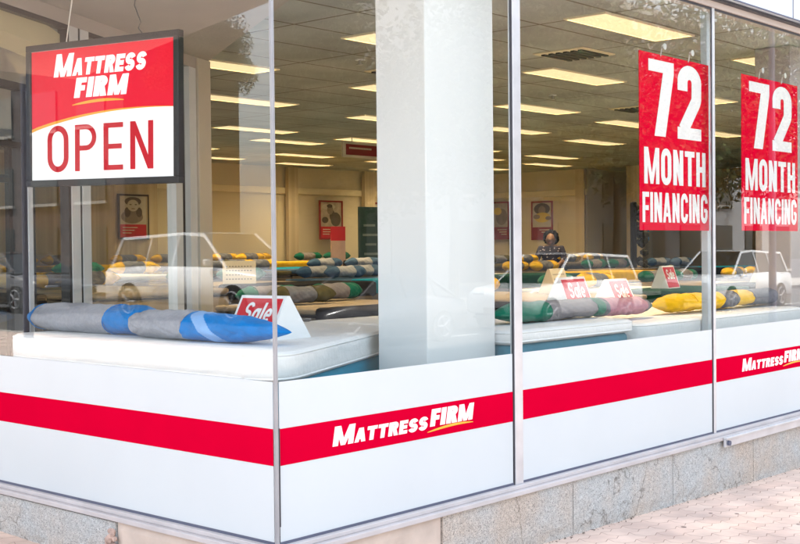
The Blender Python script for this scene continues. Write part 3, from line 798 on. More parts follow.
def bolster(label, p0, p1, r, bands, tips=(1, 1), squash=.78, group='bolsters on the display beds', seed=0, stripe=None):
    """lying bolster from p0 to p1 (tip to tip); bands = [(start, end, material)] in 0..1"""
    p0, p1 = Vector(p0), Vector(p1); d = p1-p0; Ln = d.length; d.normalize()
    side = d.cross(Vector((0, 0, 1))).normalized(); upv = side.cross(d)
    t = thing('bolster', label, 'pillow', tuple((p0+p1)/2-upv*r*squash), 0, group)
    rnd = random.Random(seed); ph = [rnd.uniform(0, 6) for _ in range(6)]
    def rad(f):
        x0 = f*Ln; x1 = (1-f)*Ln; k = 1
        for x, tp in ((x0, tips[0]), (x1, tips[1])):
            w = (tp if tp != 1 else .26) if tp else .09
            if x < w:
                q = x/w
                if tp:
                    c0 = .42
                    kk = .60*(q/c0)**.75 if q < c0 else .60+.40*math.sin((q-c0)/(1-c0)*math.pi/2)
                else: kk = math.sqrt(max(0, 1-(1-q)**2))*.97+.03*q
                k = min(k, kk)
        return max(.02, k)*r
    n = 48 if not stripe else 110
    for a, b, mm in bands:
        bm = B(); m = max(4, int((b-a)*(80 if not stripe else 150))); rings = []
        for i in range(m+1):
            f = a+(b-a)*i/m; rr = rad(f); c = p0+d*(f*Ln); ring = []
            for k in range(n):
                an = 2*math.pi*k/n
                wv = 1+.035*math.sin(3*an+ph[0]+f*9)+.028*math.sin(5*an+ph[1]-f*17)+.020*math.sin(f*48+ph[2]+2*an)+.012*math.sin(9*an+f*80+ph[3])+.04*math.sin(f*math.pi*3+ph[4])-.05*max(0, math.sin(f*21+1.6*math.sin(an*2+ph[5])+ph[0]))**9-.035*max(0, math.sin(4*an+f*30+ph[1]))**7
                y = math.sin(an); yy = y*squash if y > 0 else y*squash*.86
                ring.append(bm.verts.new(c+side*(math.cos(an)*rr*1.12*wv)+upv*(yy*rr*wv)))
            rings.append(ring)
        for q, w_ in zip(rings, rings[1:]):
            for k in range(n): bm.faces.new((q[k], q[(k+1) % n], w_[(k+1) % n], w_[k]))
        if a == 0: bm.faces.new(rings[0][::-1])
        if b == 1: bm.faces.new(rings[-1])
        bmesh.ops.recalc_face_normals(bm, faces=bm.faces[:])
        mats = [mm]
        if stripe and mm is stripe[0]:
            mats.append(stripe[1])
            bm.faces.ensure_lookup_table()
            for fc in bm.faces:
                c = fc.calc_center_median()-p0; f = c.dot(d)/Ln; h = c.dot(upv)/(r*squash)
                g = (f-stripe[2])*6.5+h*.55
                if -.25 < g < .30: fc.material_index = 1
        obj('cushion_cover', bm, mats, t, smooth=True)
    for a, b, mm in bands[1:]:
        sm = B()
        rr = rad(a); c = p0+d*(a*Ln)
        pts = [c+side*(math.cos(2*math.pi*k/24)*rr*1.13)+upv*(math.sin(2*math.pi*k/24)*rr*(squash if math.sin(2*math.pi*k/24) > 0 else squash*.86)*1.01) for k in range(25)]
        tube(sm, pts, .0035, 5); obj('seam', sm, bands[0][2], t, smooth=True)
    return t
bz = 1.16+.078
bolster('grey bolster with blue ends, left one on the corner bed', (.39, 2.53, bz-.008), (.42, 1.24, bz-.004), .109, [(0, .145, M['bol_blue']), (.145, .68, M['bol_grey']), (.68, 1, M['bol_blue'])], seed=1)
bolster('grey bolster with a striped blue end in front of the sale tent', (.34, 1.42, bz-.008), (.36, .285, bz-.012), .097, [(0, .42, M['bol_grey']), (.42, 1, M['bol_blue'])], tips=(0, .42), seed=2, stripe=(M['bol_blue'], M['bol_lblue'], .56))
bz = 1.158+.062
bolster('green ended grey bolster beside the thick mullion', (2.0, .42, bz), (3.13, .40, bz), .080, [(0, .43, M['bol_green']), (.43, .86, M['bol_taupe']), (.86, 1, M['bol_green'])], seed=3, tips=(1, 0))
bolster('dusty mauve bolster with a dark green tip', (3.10, .46, bz-.01), (3.87, .46, bz-.02), .080, [(0, .12, M['bol_dgrey']), (.12, .74, M['bol_mauve']), (.74, .84, M['bol_dgrey']), (.84, 1, M['bol_green'])], seed=4, tips=(0, 1))
bz = 1.125+.068
bolster('plain yellow bolster left of the thin mullion', (3.93, .50, bz), (4.86, .47, bz), .085, [(0, .5, M['bol_yel']), (.5, 1, M['bol_yel'])], seed=5, tips=(1, 0))
bolster('charcoal bolster with yellow band and yellow tip', (4.74, .50, bz), (6.02, .50, bz), .084, [(0, .26, M['bol_dgrey']), (.26, .47, M['bol_yel']), (.47, .80, M['bol_dgrey']), (.80, 1, M['bol_yel'])], seed=6, tips=(0, 1))

# ------------------------------------------------------------------ tent signs
def tent(label, c, w, h, dp, rz, red=True, word='Sale', cardm=None, group='tent signs on the beds', backfold=1.0):
    """folded card tent; local x = width, front leans back, faces local -y"""
    t = thing('tent_sign', label, 'sign', c, rz, group)
    bm = prism(B(), [(-dp*.45, 0), (dp*.55*backfold, 0), (.01, h), (-.01, h)], 0, -w/2, w/2)
    obj('card', bm, cardm or M['card'], t, local=True)
    u = Vector((0, dp*.45-.01, h)); L_ = u.length; u.normalize(); nrm = Vector((1, 0, 0)).cross(u); o0 = Vector((0, -dp*.45, 0))
    if nrm.y > 0: nrm = -nrm
    if red:
        b = B(); k = .016
        vs_ = [b.verts.new(o0+Vector((x, 0, 0))+u*y+nrm*.0012) for x, y in ((-w/2+k, k), (w/2-k, k), (w/2-k, L_-k), (-w/2+k, L_-k))]
        b.faces.new(vs_); obj('red_panel', b, M['sale_red'], t, local=True)
        s = B(); text_bm(s, word, o0+u*(L_*.42)+nrm*.0022, (1, 0, 0), u, nrm, L_*.42, t=.17, w=.56, gap=.07, shear=.12, centre=True, width=w*.62, dz=.0005)
        obj('lettering', s, M['card'], t, local=True)
    else:
        s = B()
        for i in range(4):
            y = L_*(.2+.18*i)
            for j in range(9):
                x = -w*.4+j*w*.09; hh = .012
                vs_ = [s.verts.new(o0+Vector((x+a, 0, 0))+u*(y+b_)+nrm*.0012) for a, b_ in ((0, 0), (w*.055, 0), (w*.055, hh), (0, hh))]
                s.faces.new(vs_)
        obj('print', s, mat('grey_print', (.3, .27, .22), .6), t, local=True)
    return t
tent('red and white sale tent standing in the glass corner', (.66, .79, 1.158), .31, .215, .30, R(-90+4))
tent('red sale tent behind the green and grey bolster', (3.36, .78, 1.165), .34, .235, .22, R(4))
tent('red sale tent beside the mauve bolster', (4.20, .95, 1.13), .33, .235, .26, R(6))

# ------------------------------------------------------------------ showroom beds
def make_bed(v):
    """v = (base, side, top, cover)"""
    t = thing('bed', 'x', 'bed', (0, 0, 0), 0, 'beds in the shop')
    w, l = .76, 1.0
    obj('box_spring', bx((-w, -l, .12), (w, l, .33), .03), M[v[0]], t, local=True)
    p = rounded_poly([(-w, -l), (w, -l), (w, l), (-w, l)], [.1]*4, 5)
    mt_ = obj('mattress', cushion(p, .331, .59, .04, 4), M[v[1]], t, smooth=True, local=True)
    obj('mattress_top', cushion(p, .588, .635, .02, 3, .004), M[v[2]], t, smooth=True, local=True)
    pp = B()
    for z in (.345, .575):
        tube(pp, [(q[0]*1.003, q[1]*1.003, z) for q in p]+[(p[0][0]*1.003, p[0][1]*1.003, z)], .008, 5)
    obj('piping', pp, M['black_fab'], t, local=True)
    if v[3]:
        cb = bx((-w-.012, -l-.012, .50), (w+.012, -l+.8, .648), .03); obj('foot_cover', cb, M[v[3]], t, local=True)
    for sx in (-1, 1):
        for sy in (-1, 1):
            obj('leg', tube(B(), [(sx*.65, sy*.88, 0), (sx*.65, sy*.88, .125)], .03, 8), M['black_fab'], t, local=True)
    return t
def copy_tree(o, parent=None):
    c = o.copy(); COL.objects.link(c); c.parent = parent
    for ch in list(o.children): copy_tree(ch, c)
    return c
variants = [('navy', 'mat_grey', 'mat_cream', 'black_fab'), ('black_fab', 'mat_cream', 'mat_cream', None), ('black_fab', 'mat_grey', 'mat_white', 'teal_dark'),
            ('black_fab', 'black_fab', 'mat_grey', 'bol_yel'), ('navy', 'mat_grey', 'blue_throw', 'teal'), ('black_fab', 'mat_grey', 'olive', 'black_fab')]
vword = ['cream topped grey mattress, black foot cover', 'cream mattress with dark piping', 'white topped mattress, dark green foot cover',
         'dark mattress, yellow foot cover', 'grey mattress spread with slate blue', 'olive topped grey mattress']
protos = {}
rown = ['first bed row', 'second bed row', 'third bed row', 'rearmost bed row']
beds = []
ZS = (.94, 1.09, 1.21, 1.32)
layout = [(3.05, 0, [(3.75, 0), (5.85, 1), (7.95, 2), (10.05, 0), (12.2, 3), (14.4, 5), (16.6, 1)]),
          (6.05, 1, [(1.3, 5), (3.3, 1), (5.3, 0), (7.3, 4), (9.3, 2), (11.3, 3), (13.4, 0), (15.5, 4)]),
          (9.0, 2, [(2.9, 3), (4.9, 2), (6.9, 5), (8.9, 4), (10.9, 1), (12.9, 5), (15.0, 3)]),
          (11.75, 3, [(4.6, 5), (6.6, 3), (8.6, 1), (10.6, 3), (12.6, 0), (14.8, 2)])]
names = ['first', 'second', 'third', 'fourth', 'fifth', 'sixth', 'seventh', 'eighth']
for y, r_, L_ in layout:
    for k, (x, v) in enumerate(L_):
        if v not in protos: protos[v] = b_ = make_bed(variants[v])
        else: b_ = copy_tree(protos[v])
        rz = random.uniform(-.05, .05)+(math.pi if r_ in (2,) else 0)
        b_.location = (x, y, FZ); b_.rotation_euler = (0, 0, rz); b_.scale = (1, 1, ZS[r_])
        b_['label'] = '%s, %s from left in %s' % (vword[v], names[k], rown[r_])
        beds.append((b_, x, y, rz, v, k, r_))
# bolsters on the showroom beds
pal = {0: ('bol_green', 'bol_taupe'), 1: ('bol_yel', 'bol_dgrey'), 2: ('bol_green', 'bol_dgrey'), 3: ('bol_yel', 'bol_dgrey'), 4: ('blue_throw', 'bol_grey'), 5: ('olive', 'bol_dgrey')}
pw = {0: 'green and taupe', 1: 'yellow and charcoal', 2: 'dark green and charcoal', 3: 'yellow and charcoal', 4: 'slate blue and grey', 5: 'olive and charcoal'}
BZ = FZ+.64
proto_b = {}
def showroom_bolster(v, loc, rz, label):
    if v not in proto_b:
        a, g = pal[v]
        o = bolster('x', (-.36, 0, .075), (.36, 0, .075), .095, [(0, .22, M[a]), (.22, .62, M[g]), (.62, .8, M[a]), (.8, 1, M[a])], seed=v+20, tips=(.16, .16), group='bolsters on the showroom beds')
        for ch in o.children: pass
        proto_b[v] = o
    else: o = copy_tree(proto_b[v])
    o.location = loc; o.rotation_euler = (0, 0, rz); o['label'] = label
    return o
for b_, x, y, rz, v, k, r_ in beds:
    hy = .72 if r_ not in (2,) else -.72
    for j, off in enumerate((0, 0, -.30)[:3 if (k+r_) % 2 == 0 else 2]):
        yy = y+(hy+off*(1 if hy > 0 else -1))*math.cos(rz if r_ != 2 else 0)
        vv = v if j == 0 else (3 if (v in (1, 5, 2) or (j == 2 and r_ > 1)) else (5 if j == 2 and v == 0 else v))
        showroom_bolster(vv, (x+(-.38, .38, random.uniform(-.3, .3))[j]+random.uniform(-.03, .03), yy, FZ+.64*ZS[r_]+.002), random.uniform(-.15, .15),
                         '%s bolster, %s, %s bed of %s' % (pw[vv], ('head end left', 'head end right', 'in front of its pair')[j], names[k], rown[r_]))
# tents further back
for i, (x, y, z, rz, lab, rd) in enumerate(((7.9, 6.3, FZ+.70, R(-50), 'red and white sale tent on the slate blue bed', True),
        (6.3, 2.9, FZ+.603, R(10), 'cream price tent beside the dark green bolster', False),
        (4.8, 5.8, FZ+.70, R(-40), 'cream price tent on the bed right of the tan column', False),
        (9.3, 6.6, FZ+.70, R(-20), 'small red sale tent on the dark green covered bed', True),
        (7.9, 2.6, FZ+.603, R(8), 'small red sale tent far behind the charcoal bolster', True),
        (10.2, 2.6, FZ+.603, R(8), 'cream price tent between the far right beds', False))):
    tent(lab, (x, y, z), .34, .24, .2, rz, red=rd, cardm=None if rd else M['card_cream'])

# ------------------------------------------------------------------ window signs
def sign72(label, x0, x1, z0, z1, roll=0.):
    y = .045
    t = thing('financing_sign', label, 'sign', ((x0+x1)/2, y, z1), 0, 'red financing posters behind the glass')
    w = x1-x0; h = z1-z0
    obj('board', bx((x0, y, z0), (x1, y+.006, z1), .001), M['poster_red'], t)
    s = B(); yy = y-.0012; cx = (x0+x1)/2
    text_bm(s, '72', (cx, yy, z0+h*.535), (1, 0, 0), (0, 0, 1), (0, -1, 0), h*.43, t=.19, w=.46, gap=.07, centre=True, width=w*.76, dz=.0004)
    text_bm(s, 'MONTH', (cx, yy, z0+h*.262), (1, 0, 0), (0, 0, 1), (0, -1, 0), h*.205, t=.19, w=.52, gap=.09, centre=True, width=w*.89, dz=.0004)
    text_bm(s, 'FINANCING', (cx, yy, z0+h*.045), (1, 0, 0), (0, 0, 1), (0, -1, 0), h*.17, t=.19, w=.55, gap=.09, centre=True, width=w*.94, dz=.0004)
    obj('lettering', s, M['white_ink'], t)
    for fx in (.28, .68):
        c = B(); X = x0+w*fx
        tube(c, [(X, .0085, z1+.045), (X, .03, z1+.045)], .02, 12, .008); tube(c, [(X, .03, z1+.045), (X+.004, .042, z1-.01)], .004, 6)
        obj('suction_cup', c, mat('clear_plastic', (.6, .6, .58), .2), t)
    return t
sign72('red 72 month financing poster beside the thin mullion', 3.012, 3.892, 1.697, 2.779)
sign72('red 72 month financing poster nearest the right end', 4.372, 5.288, 1.70, 2.775)

# OPEN sign; faint glow added to its faces and letters to brighten them
def brightened(name, col, e):
    m = mat(name, col, .5, var=.02, spec=.2); p = m.node_tree.nodes['Principled BSDF']
    p.inputs['Emission Color'].default_value = tuple(col)+(1,); p.inputs['Emission Strength'].default_value = e
    return m
yaw, roll = .185, -.015
r0 = Vector((math.sin(yaw), -math.cos(yaw), 0)); u0 = Vector((0, 0, 1))
rr = r0*math.cos(roll)+u0*math.sin(roll); uu = -r0*math.sin(roll)+u0*math.cos(roll); nn = rr.cross(uu)      # towards the street
oc = Vector((.3, 1.655, 2.329)); ow, oh = 1.091, .764
MO = Matrix((rr, uu, nn)).transposed().to_4x4(); MO.translation = oc
os_ = thing('open_sign', 'red and white open sign in a black frame, hung by wires', 'sign', tuple(oc-uu*oh/2))
fr = B(); k = .035
for a, b in (((-ow/2, -oh/2, -.03), (ow/2, -oh/2+k, .012)), ((-ow/2, oh/2-k, -.03), (ow/2, oh/2, .012)), ((-ow/2, -oh/2+k, -.03), (-ow/2+k, oh/2-k, .012)), ((ow/2-k, -oh/2+k, -.03), (ow/2, oh/2-k, .012))):
    box(fr, a, b, .004, mtx=MO)
obj('frame', fr, M['black_frame'], os_)
obj('white_face', bx((-ow/2+k, -oh/2+k, -.028), (ow/2-k, oh/2-k, .0), mtx=MO), brightened('brightened_white_face', (.85, .87, .9), .08), os_)
iw, ih = ow/2-k-.001, oh/2-k-.001
def local_poly(bm, pts, z):
    bm.faces.new([bm.verts.new(MO @ Vector((x, y, z))) for x, y in pts])
cur = [(-iw+2*iw*i/24, -.088+.095*math.sin((i/24)**.85*math.pi*.60)) for i in range(25)]
rp = B()
for a, b in zip(cur, cur[1:]): local_poly(rp, [a, b, (b[0], ih), (a[0], ih)], .001)
obj('red_field', rp, brightened('brightened_red_face', (.62, .002, .025), .08), os_)
gp = B()
for i, (a, b) in enumerate(zip(cur, cur[1:])):
    ta = .026*(1-(i/24))**.8+.001; tb = .026*(1-((i+1)/24))**.8+.001
    local_poly(gp, [(a[0], a[1]-.001), (b[0], b[1]-.001), (b[0], b[1]+tb*.6), (a[0], a[1]+ta*.6)], .0018)
obj('gold_arc', gp, M['gold_ink'], os_)
tx = B(); tw = iw*2
def osrc(x, y): return MO @ Vector((x, y, .0022))
text_bm(tx, 'MATTRESS', osrc(-.34, .20), rr, uu, nn, .09, t=.30, w=.72, gap=.07, shear=.2, first=1.35, width=.655)
text_bm(tx, 'FIRM', osrc(-.19, .082), rr, uu, nn, .105, t=.30, w=.66, gap=.06, shear=.2, width=.375)
obj('shop_lettering', tx, brightened('brightened_white_letters', (.85, .87, .9), .10), os_)
sw = B(); pts = []; ts = []
for i in range(13):
    f = i/12; pts.append((-.2+.37*f, .045+.016*math.sin(f*math.pi*.8))); ts.append(.004+.012*math.sin(math.pi*min(1, f*1.02))**.7)
swoosh(sw, pts, ts, MO @ Vector((0, 0, .0022)), rr, uu, nn); obj('gold_swoosh', sw, M['gold_ink'], os_)
to = B(); text_bm(to, 'OPEN', osrc(-.01, -.305), rr, uu, nn, .245, t=.125, w=.56, gap=.17, centre=True, width=.76)
obj('open_lettering', to, brightened('brightened_open_letters', (.50, .006, .02), .03), os_)
wi = B()
a = MO @ Vector((-ow/2+.3, oh/2, 0)); tube(wi, [a, a+Vector((0, -.09, .33))], .0035, 6)
obj('hanging_wire', wi, M['wire'], os_)
wi = B()
a = MO @ Vector((ow/2-.26, oh/2-.0, 0)); tube(wi, [a+Vector((0, -.01, 0)), a+Vector((0, .02, .03)), a+Vector((0, .0, .06)), a+Vector((0, .05, .15)), a+Vector((0, .04, .2)), a+Vector((0, .10, .36))], .0035, 6)
obj('hanging_wire', wi, mat('dark_wire', (.08, .075, .07), .5), os_)

# ------------------------------------------------------------------ posters and other shop signs
def poster(label, axis, s0, s1, z0, z1, d, look):
    """framed picture on a wall: axis 1 = on plane Y=d facing -Y, axis 0 = on plane X=d facing -X"""
    def P(a0, a1, b0, b1, e0, e1, bev=0):
        return bx((a0, d-e1, b0), (a1, d-e0, b1), bev) if axis == 1 else bx((d-e1, a0, b0), (d-e0, a1, b1), bev)
    t = thing('poster', label, 'poster', ((s0+s1)/2, d, z0) if axis == 1 else (d, (s0+s1)/2, z0), 0, 'framed posters on the shop walls')
    f = B(); k = .03
    for q in ((s0, s1, z0, z0+k), (s0, s1, z1-k, z1), (s0, s0+k, z0+k, z1-k), (s1-k, s1, z0+k, z1-k)): merge(f, P(*q, .001, .03))
    obj('frame', f, look.get('frame', M['darkred']), t)
    obj('picture', P(s0+k, s1-k, z0+k, z1-k, .001, .015), look['bg'], t)
    h = z1-z0; w = s1-s0
    obj('caption_band', P(s0+k, s1-k, z0+k, z0+h*.33, .0155, .018), M['sale_red'] if not look.get('dark') else M['darkred'], t)
    cl = B()
    for i in range(3): merge(cl, P(s0+w*.14, s0+w*(.62-.1*i), z0+h*(.25-.06*i), z0+h*(.27-.06*i), .0185, .020))
    obj('caption_print', cl, M['card_cream'], t)
    # printed figure: head and shoulders silhouettes, thin prints on the picture
    def blob(cx, cz, rx, rz_, m, e, nm):
        b = B(); ring = []
        for i in range(20):
            a_ = 2*math.pi*i/20; x = s0+w*(cx+rx*math.cos(a_)); z = z0+h*(cz+rz_*math.sin(a_))
            ring.append(Vector((x, d-e, z)) if axis == 1 else Vector((d-e, x, z)))
        b.faces.new([b.verts.new(v) for v in ring]); obj(nm, b, m, t)
    for i, (cx, cz, rx, rz_, m, nm) in enumerate(look['blobs']): blob(cx, cz, rx, rz_, m, .0155+.0008*(i+1), nm)
    return t
sep = mat('sepia_print', (.50, .42, .32), .6, var=.3, vscale=6); sdk = mat('dark_sepia_print', (.10, .08, .06), .6, var=.3); smd = mat('mid_sepia_print', (.27, .21, .16), .6, var=.3)
spl = mat('pale_print', (.62, .56, .46), .6, var=.1); ylp = mat('yellow_print', (.75, .55, .08), .6, var=.1)
poster('black framed sepia poster of a face below the open sign', 1, 8.38, 9.0, 1.80, 2.55, YE-.10, dict(frame=M['black_frame'], bg=spl, blobs=[(.45, .50, .36, .15, smd, 'print_shoulders'), (.30, .60, .10, .11, sdk, 'print_sleeve'), (.68, .60, .10, .11, sdk, 'print_sleeve'), (.48, .84, .27, .10, sdk, 'print_hair'), (.48, .75, .19, .13, spl, 'print_face'), (.40, .77, .04, .012, sdk, 'print_eye'), (.57, .77, .04, .012, sdk, 'print_eye'), (.48, .68, .07, .012, smd, 'print_mouth')]))
poster('dark red framed poster of a bending figure on the back wall', 1, 12.98, 13.62, 1.79, 2.55, YE-.15, dict(bg=sep, blobs=[(.4, .84, .28, .08, spl, 'print_light'), (.70, .52, .22, .18, sdk, 'print_body'), (.55, .62, .12, .14, sdk, 'print_arm'), (.46, .76, .13, .12, smd, 'print_face'), (.44, .86, .12, .05, sdk, 'print_hair'), (.24, .5, .14, .08, sdk, 'print_hand')]))
poster('dark red framed poster behind the teal easel board', 1, 14.62, 15.3, 1.79, 2.55, YE-.01, dict(bg=spl, blobs=[(.5, .6, .3, .2, smd, 'print_body')]))
poster('red bordered poster nearest the white pillar', 0, 11.45, 11.95, 1.77, 2.57, 17.14, dict(dark=1, bg=sep, blobs=[(.4, .6, .3, .22, smd, 'print_body'), (.6, .75, .2, .1, ylp, 'print_light')]))
poster('red bordered poster of a yellow cushion and dark haired face', 0, 10.39, 10.92, 1.75, 2.55, 17.2, dict(dark=1, bg=spl, blobs=[(.5, .80, .38, .15, sdk, 'print_hair'), (.5, .76, .17, .12, smd, 'print_face'), (.48, .58, .38, .13, ylp, 'print_cushion'), (.75, .60, .16, .06, smd, 'print_arm'), (.2, .56, .14, .05, smd, 'print_arm')]))

t = thing('easel_board', 'teal information board on a stand in front of the back wall', 'sign', (12.35, 11.0, FZ), R(-10))
obj('board', bx((-.26, -.01, .76), (.34, .02, 1.8), .004), mat('teal_print', (.035, .09, .10), .5, var=.15), t, local=True)
s = B()
for i, (a, b) in enumerate(((-.16, .1), (-.18, .2), (-.12, .12), (-.15, .22))): box(s, (a, -.0135, 1.45-.17*i), (b, -.0105, 1.49-.17*i))
obj('print', s, mat('pale_teal_print', (.25, .33, .33), .6), t, local=True)
s = B(); tube(s, [(-.2, .03, .0), (0, .03, 1.75)], .014, 6); tube(s, [(.28, .03, .0), (.08, .03, 1.75)], .014, 6); tube(s, [(.04, .4, .0), (.04, .04, 1.7)], .014, 6)
obj('stand', s, M['black_frame'], t, local=True)
t = thing('floor_sign', 'white floor sign with a red head left of the teal board', 'sign', (11.75, 11.2, FZ), R(-15))
obj('board', bx((-.16, -.01, .4), (.13, .015, 1.2), .004), mat('pink_print', (.62, .45, .42), .6), t, local=True)
obj('red_head', bx((-.16, -.012, 1.2), (.13, .017, 1.45), .004), M['sale_red'], t, local=True)
s = B(); tube(s, [(0, .03, .0), (0, .03, 1.0)], .015, 6); box(s, (-.18, -.14, 0), (.18, .16, .02), .004); obj('stand', s, M['steel'], t, local=True)
t = thing('hanging_sign', 'dark red framed signboard hanging below the ceiling', 'sign', (9.1, 8.0, 2.9), 0)
obj('board', bx((8.60, 8.0, 2.88), (9.75, 8.03, 3.10), .006), M['card_cream'], t)
obj('red_band', bx((8.66, 7.994, 2.915), (9.70, 7.9985, 3.065), .001), M['darkred'], t)
s = B()
for i in range(14): box(s, (8.72+.033*i, 7.990, 3.0), (8.742+.033*i, 7.9935, 3.025))
obj('print', s, M['card_cream'], t)
s = B(); tube(s, [(8.8, 8.015, 3.1), (8.8, 8.015, 3.17)], .006, 6); tube(s, [(9.5, 8.015, 3.1), (9.5, 8.015, 3.17)], .006, 6); obj('hanger', s, M['steel'], t)

t = thing('display_stand', 'tall dark display stand left of the first financing poster', 'display stand', (14.0, 6.62, FZ), R(35))
obj('backboard', bx((-.2, -.05, .1), (.2, .03, 1.78), .02), M['black_fab'], t, local=True)
obj('base', bx((-.26, -.2, 0), (.26, .2, .1), .02), M['black_frame'], t, local=True)
s = B()
for i in range(60):
    q = bmesh.new(); bmesh.ops.create_icosphere(q, subdivisions=1, radius=random.uniform(.03, .08))
    bmesh.ops.translate(q, vec=(random.uniform(-.2, .2), random.uniform(-.2, -.06), random.uniform(.3, 1.7)), verts=q.verts); merge(s, q)
obj('hung_goods', s, mat('dark_goods', (.03, .03, .025), .8, var=.6, vscale=8), t, local=True)
obj('yellow_card', bx((.12, -.26, 1.38), (.3, -.25, 1.62)), M['bol_yel'], t, local=True)
obj('teal_card', bx((.1, -.27, 1.14), (.26, -.26, 1.36)), M['bol_blue'], t, local=True)

# ------------------------------------------------------------------ seated person
def skin_body(name, joints, edges, m, parent, loc, lvl=2):
    me = bpy.data.meshes.new(name); me.from_pydata([j[0] for j in joints], edges, [])
    o = bpy.data.objects.new(name, me); COL.objects.link(o); o.parent = parent; me.materials.append(m)
    o.modifiers.new('skin', 'SKIN'); sv = me.skin_vertices[0].data
    for v, j in zip(sv, joints): v.radius = (j[1], j[2] if len(j) > 2 else j[1])
    sv[0].use_root = True
    s = o.modifiers.new('sub', 'SUBSURF'); s.levels = lvl; s.render_levels = lvl
    for md in o.modifiers: md.show_viewport = True
    return o
pp_ = thing('person', 'person in a dark floral shirt sitting on a bed edge in the back', 'person', (14.3, 8.45, FZ), R(118)); pp_.scale = (1.08, 1.08, 1.0)
# faces local +y ; seat height .6 (edge of a bed)
J = [((0, 0, .62), .15, .12), ((0, .01, .82), .135, .11), ((0, .02, .98), .165, .11), ((0, .02, 1.09), .07, .06), ((0, .04, 1.14), .05, .05),
     ((-.17, .02, 1.02), .06), ((-.23, .10, .82), .045), ((-.15, .30, .74), .035), ((-.13, .37, .73), .03),
     ((.17, .02, 1.02), .06), ((.23, .10, .82), .045), ((.15, .30, .74), .035), ((.13, .37, .73), .03),
     ((-.1, .05, .61), .09), ((-.12, .45, .6), .065), ((-.12, .46, .12), .04), ((-.12, .6, .05), .035),
     ((.1, .05, .61), .09), ((.12, .45, .6), .065), ((.12, .46, .12), .04), ((.12, .6, .05), .035)]
E_ = [(0, 1), (1, 2), (2, 3), (3, 4), (2, 5), (5, 6), (6, 7), (7, 8), (2, 9), (9, 10), (10, 11), (11, 12), (0, 13), (13, 14), (14, 15), (15, 16), (0, 17), (17, 18), (18, 19), (19, 20)]
def floral():
    m, nt, p = newmat('navy_floral_shirt'); N = nt.nodes; L = nt.links
    tc = N.new('ShaderNodeTexCoord'); v = N.new('ShaderNodeTexVoronoi'); v.inputs['Scale'].default_value = 20
    L.new(tc.outputs['Object'], v.inputs['Vector'])
    r = N.new('ShaderNodeValToRGB'); r.color_ramp.interpolation = 'CONSTANT'
    r.color_ramp.elements[0].color = (.5, .45, .55, 1); r.color_ramp.elements[1].position = .24; r.color_ramp.elements[1].color = (.02, .018, .05, 1)
    L.new(v.outputs['Distance'], r.inputs[0]); L.new(r.outputs[0], p.inputs['Base Color']); p.inputs['Roughness'].default_value = .8
    return m
skin_body('body', J, E_, M['skin'], pp_, None)
JS = [(j[0], j[1]*1.2, (j[2] if len(j) > 2 else j[1])*1.2) for j in J]
JS2 = [JS[0], JS[1], JS[2], ((0, .02, 1.06), .085, .075), JS[5], JS[6], ((-.20, .18, .79), .048), JS[9], JS[10], ((.20, .18, .79), .048)]
skin_body('shirt', JS2, [(0, 1), (1, 2), (2, 3), (2, 4), (4, 5), (5, 6), (2, 7), (7, 8), (8, 9)], floral(), pp_, None)
JT = [JS[0]]+JS[13:16]+JS[17:20]
skin_body('trousers', JT, [(0, 1), (1, 2), (2, 3), (0, 4), (4, 5), (5, 6)], M['navy'], pp_, None)
hb = bmesh.new(); bmesh.ops.create_uvsphere(hb, u_segments=24, v_segments=18, radius=1)
for v in hb.verts:
    c = v.co; c.x *= .078*(1-.12*max(0, -c.z)); c.y *= .095; c.z *= .115
    if c.y > .04: c.y -= .012*max(0, 1-abs(c.z)/.1)*0
    c.y += .05; c.z += 1.235
def bump_(bm, p, r, h):
    p = Vector(p)
    for v in bm.verts:
        d = (v.co-p).length
        if d < r: v.co += (v.co-Vector((0, .05, 1.235))).normalized()*h*(1-d/r)
bump_(hb, (0, .145, 1.225), .035, .024)
bump_(hb, (-.03, .13, 1.245), .02, -.006); bump_(hb, (.03, .13, 1.245), .02, -.006)
for sx in (-1, 1):
    e = bmesh.new(); bmesh.ops.create_uvsphere(e, u_segments=10, v_segments=8, radius=1); e.transform(Matrix.Translation((sx*.08, .045, 1.23)) @ Matrix.Diagonal((.012, .02, .032, 1))); merge(hb, e)
obj('head', hb, M['skin'], pp_, smooth=True, local=True)
ey = B()
for sx in (-1, 1):
    e = bmesh.new(); bmesh.ops.create_uvsphere(e, u_segments=10, v_segments=8, radius=.011); bmesh.ops.translate(e, vec=(sx*.03, .134, 1.245), verts=e.verts); merge(ey, e)
obj('eyes', ey, M['hair'], pp_, smooth=True, local=True)
mo = bx((-.025, .138, 1.178), (.025, .146, 1.188), .003); obj('mouth', mo, mat('lips', (.25, .06, .05), .5), pp_, local=True)
hh = bmesh.new(); bmesh.ops.create_icosphere(hh, subdivisions=4, radius=1)
for v in hh.verts:
    c = v.co; k = 1+.10*math.sin(c.x*9+c.z*7)*math.sin(c.y*8+2)+.05*math.sin(c.x*23+c.z*19+c.y*21); c *= k
    front = max(0, c.y)
    c.x *= .125; c.z *= .132; c.y *= .13 if c.y < 0 else .075
    c.y += .015; c.z += 1.275
obj('hair', hh, M['hair'], pp_, smooth=True, local=True)
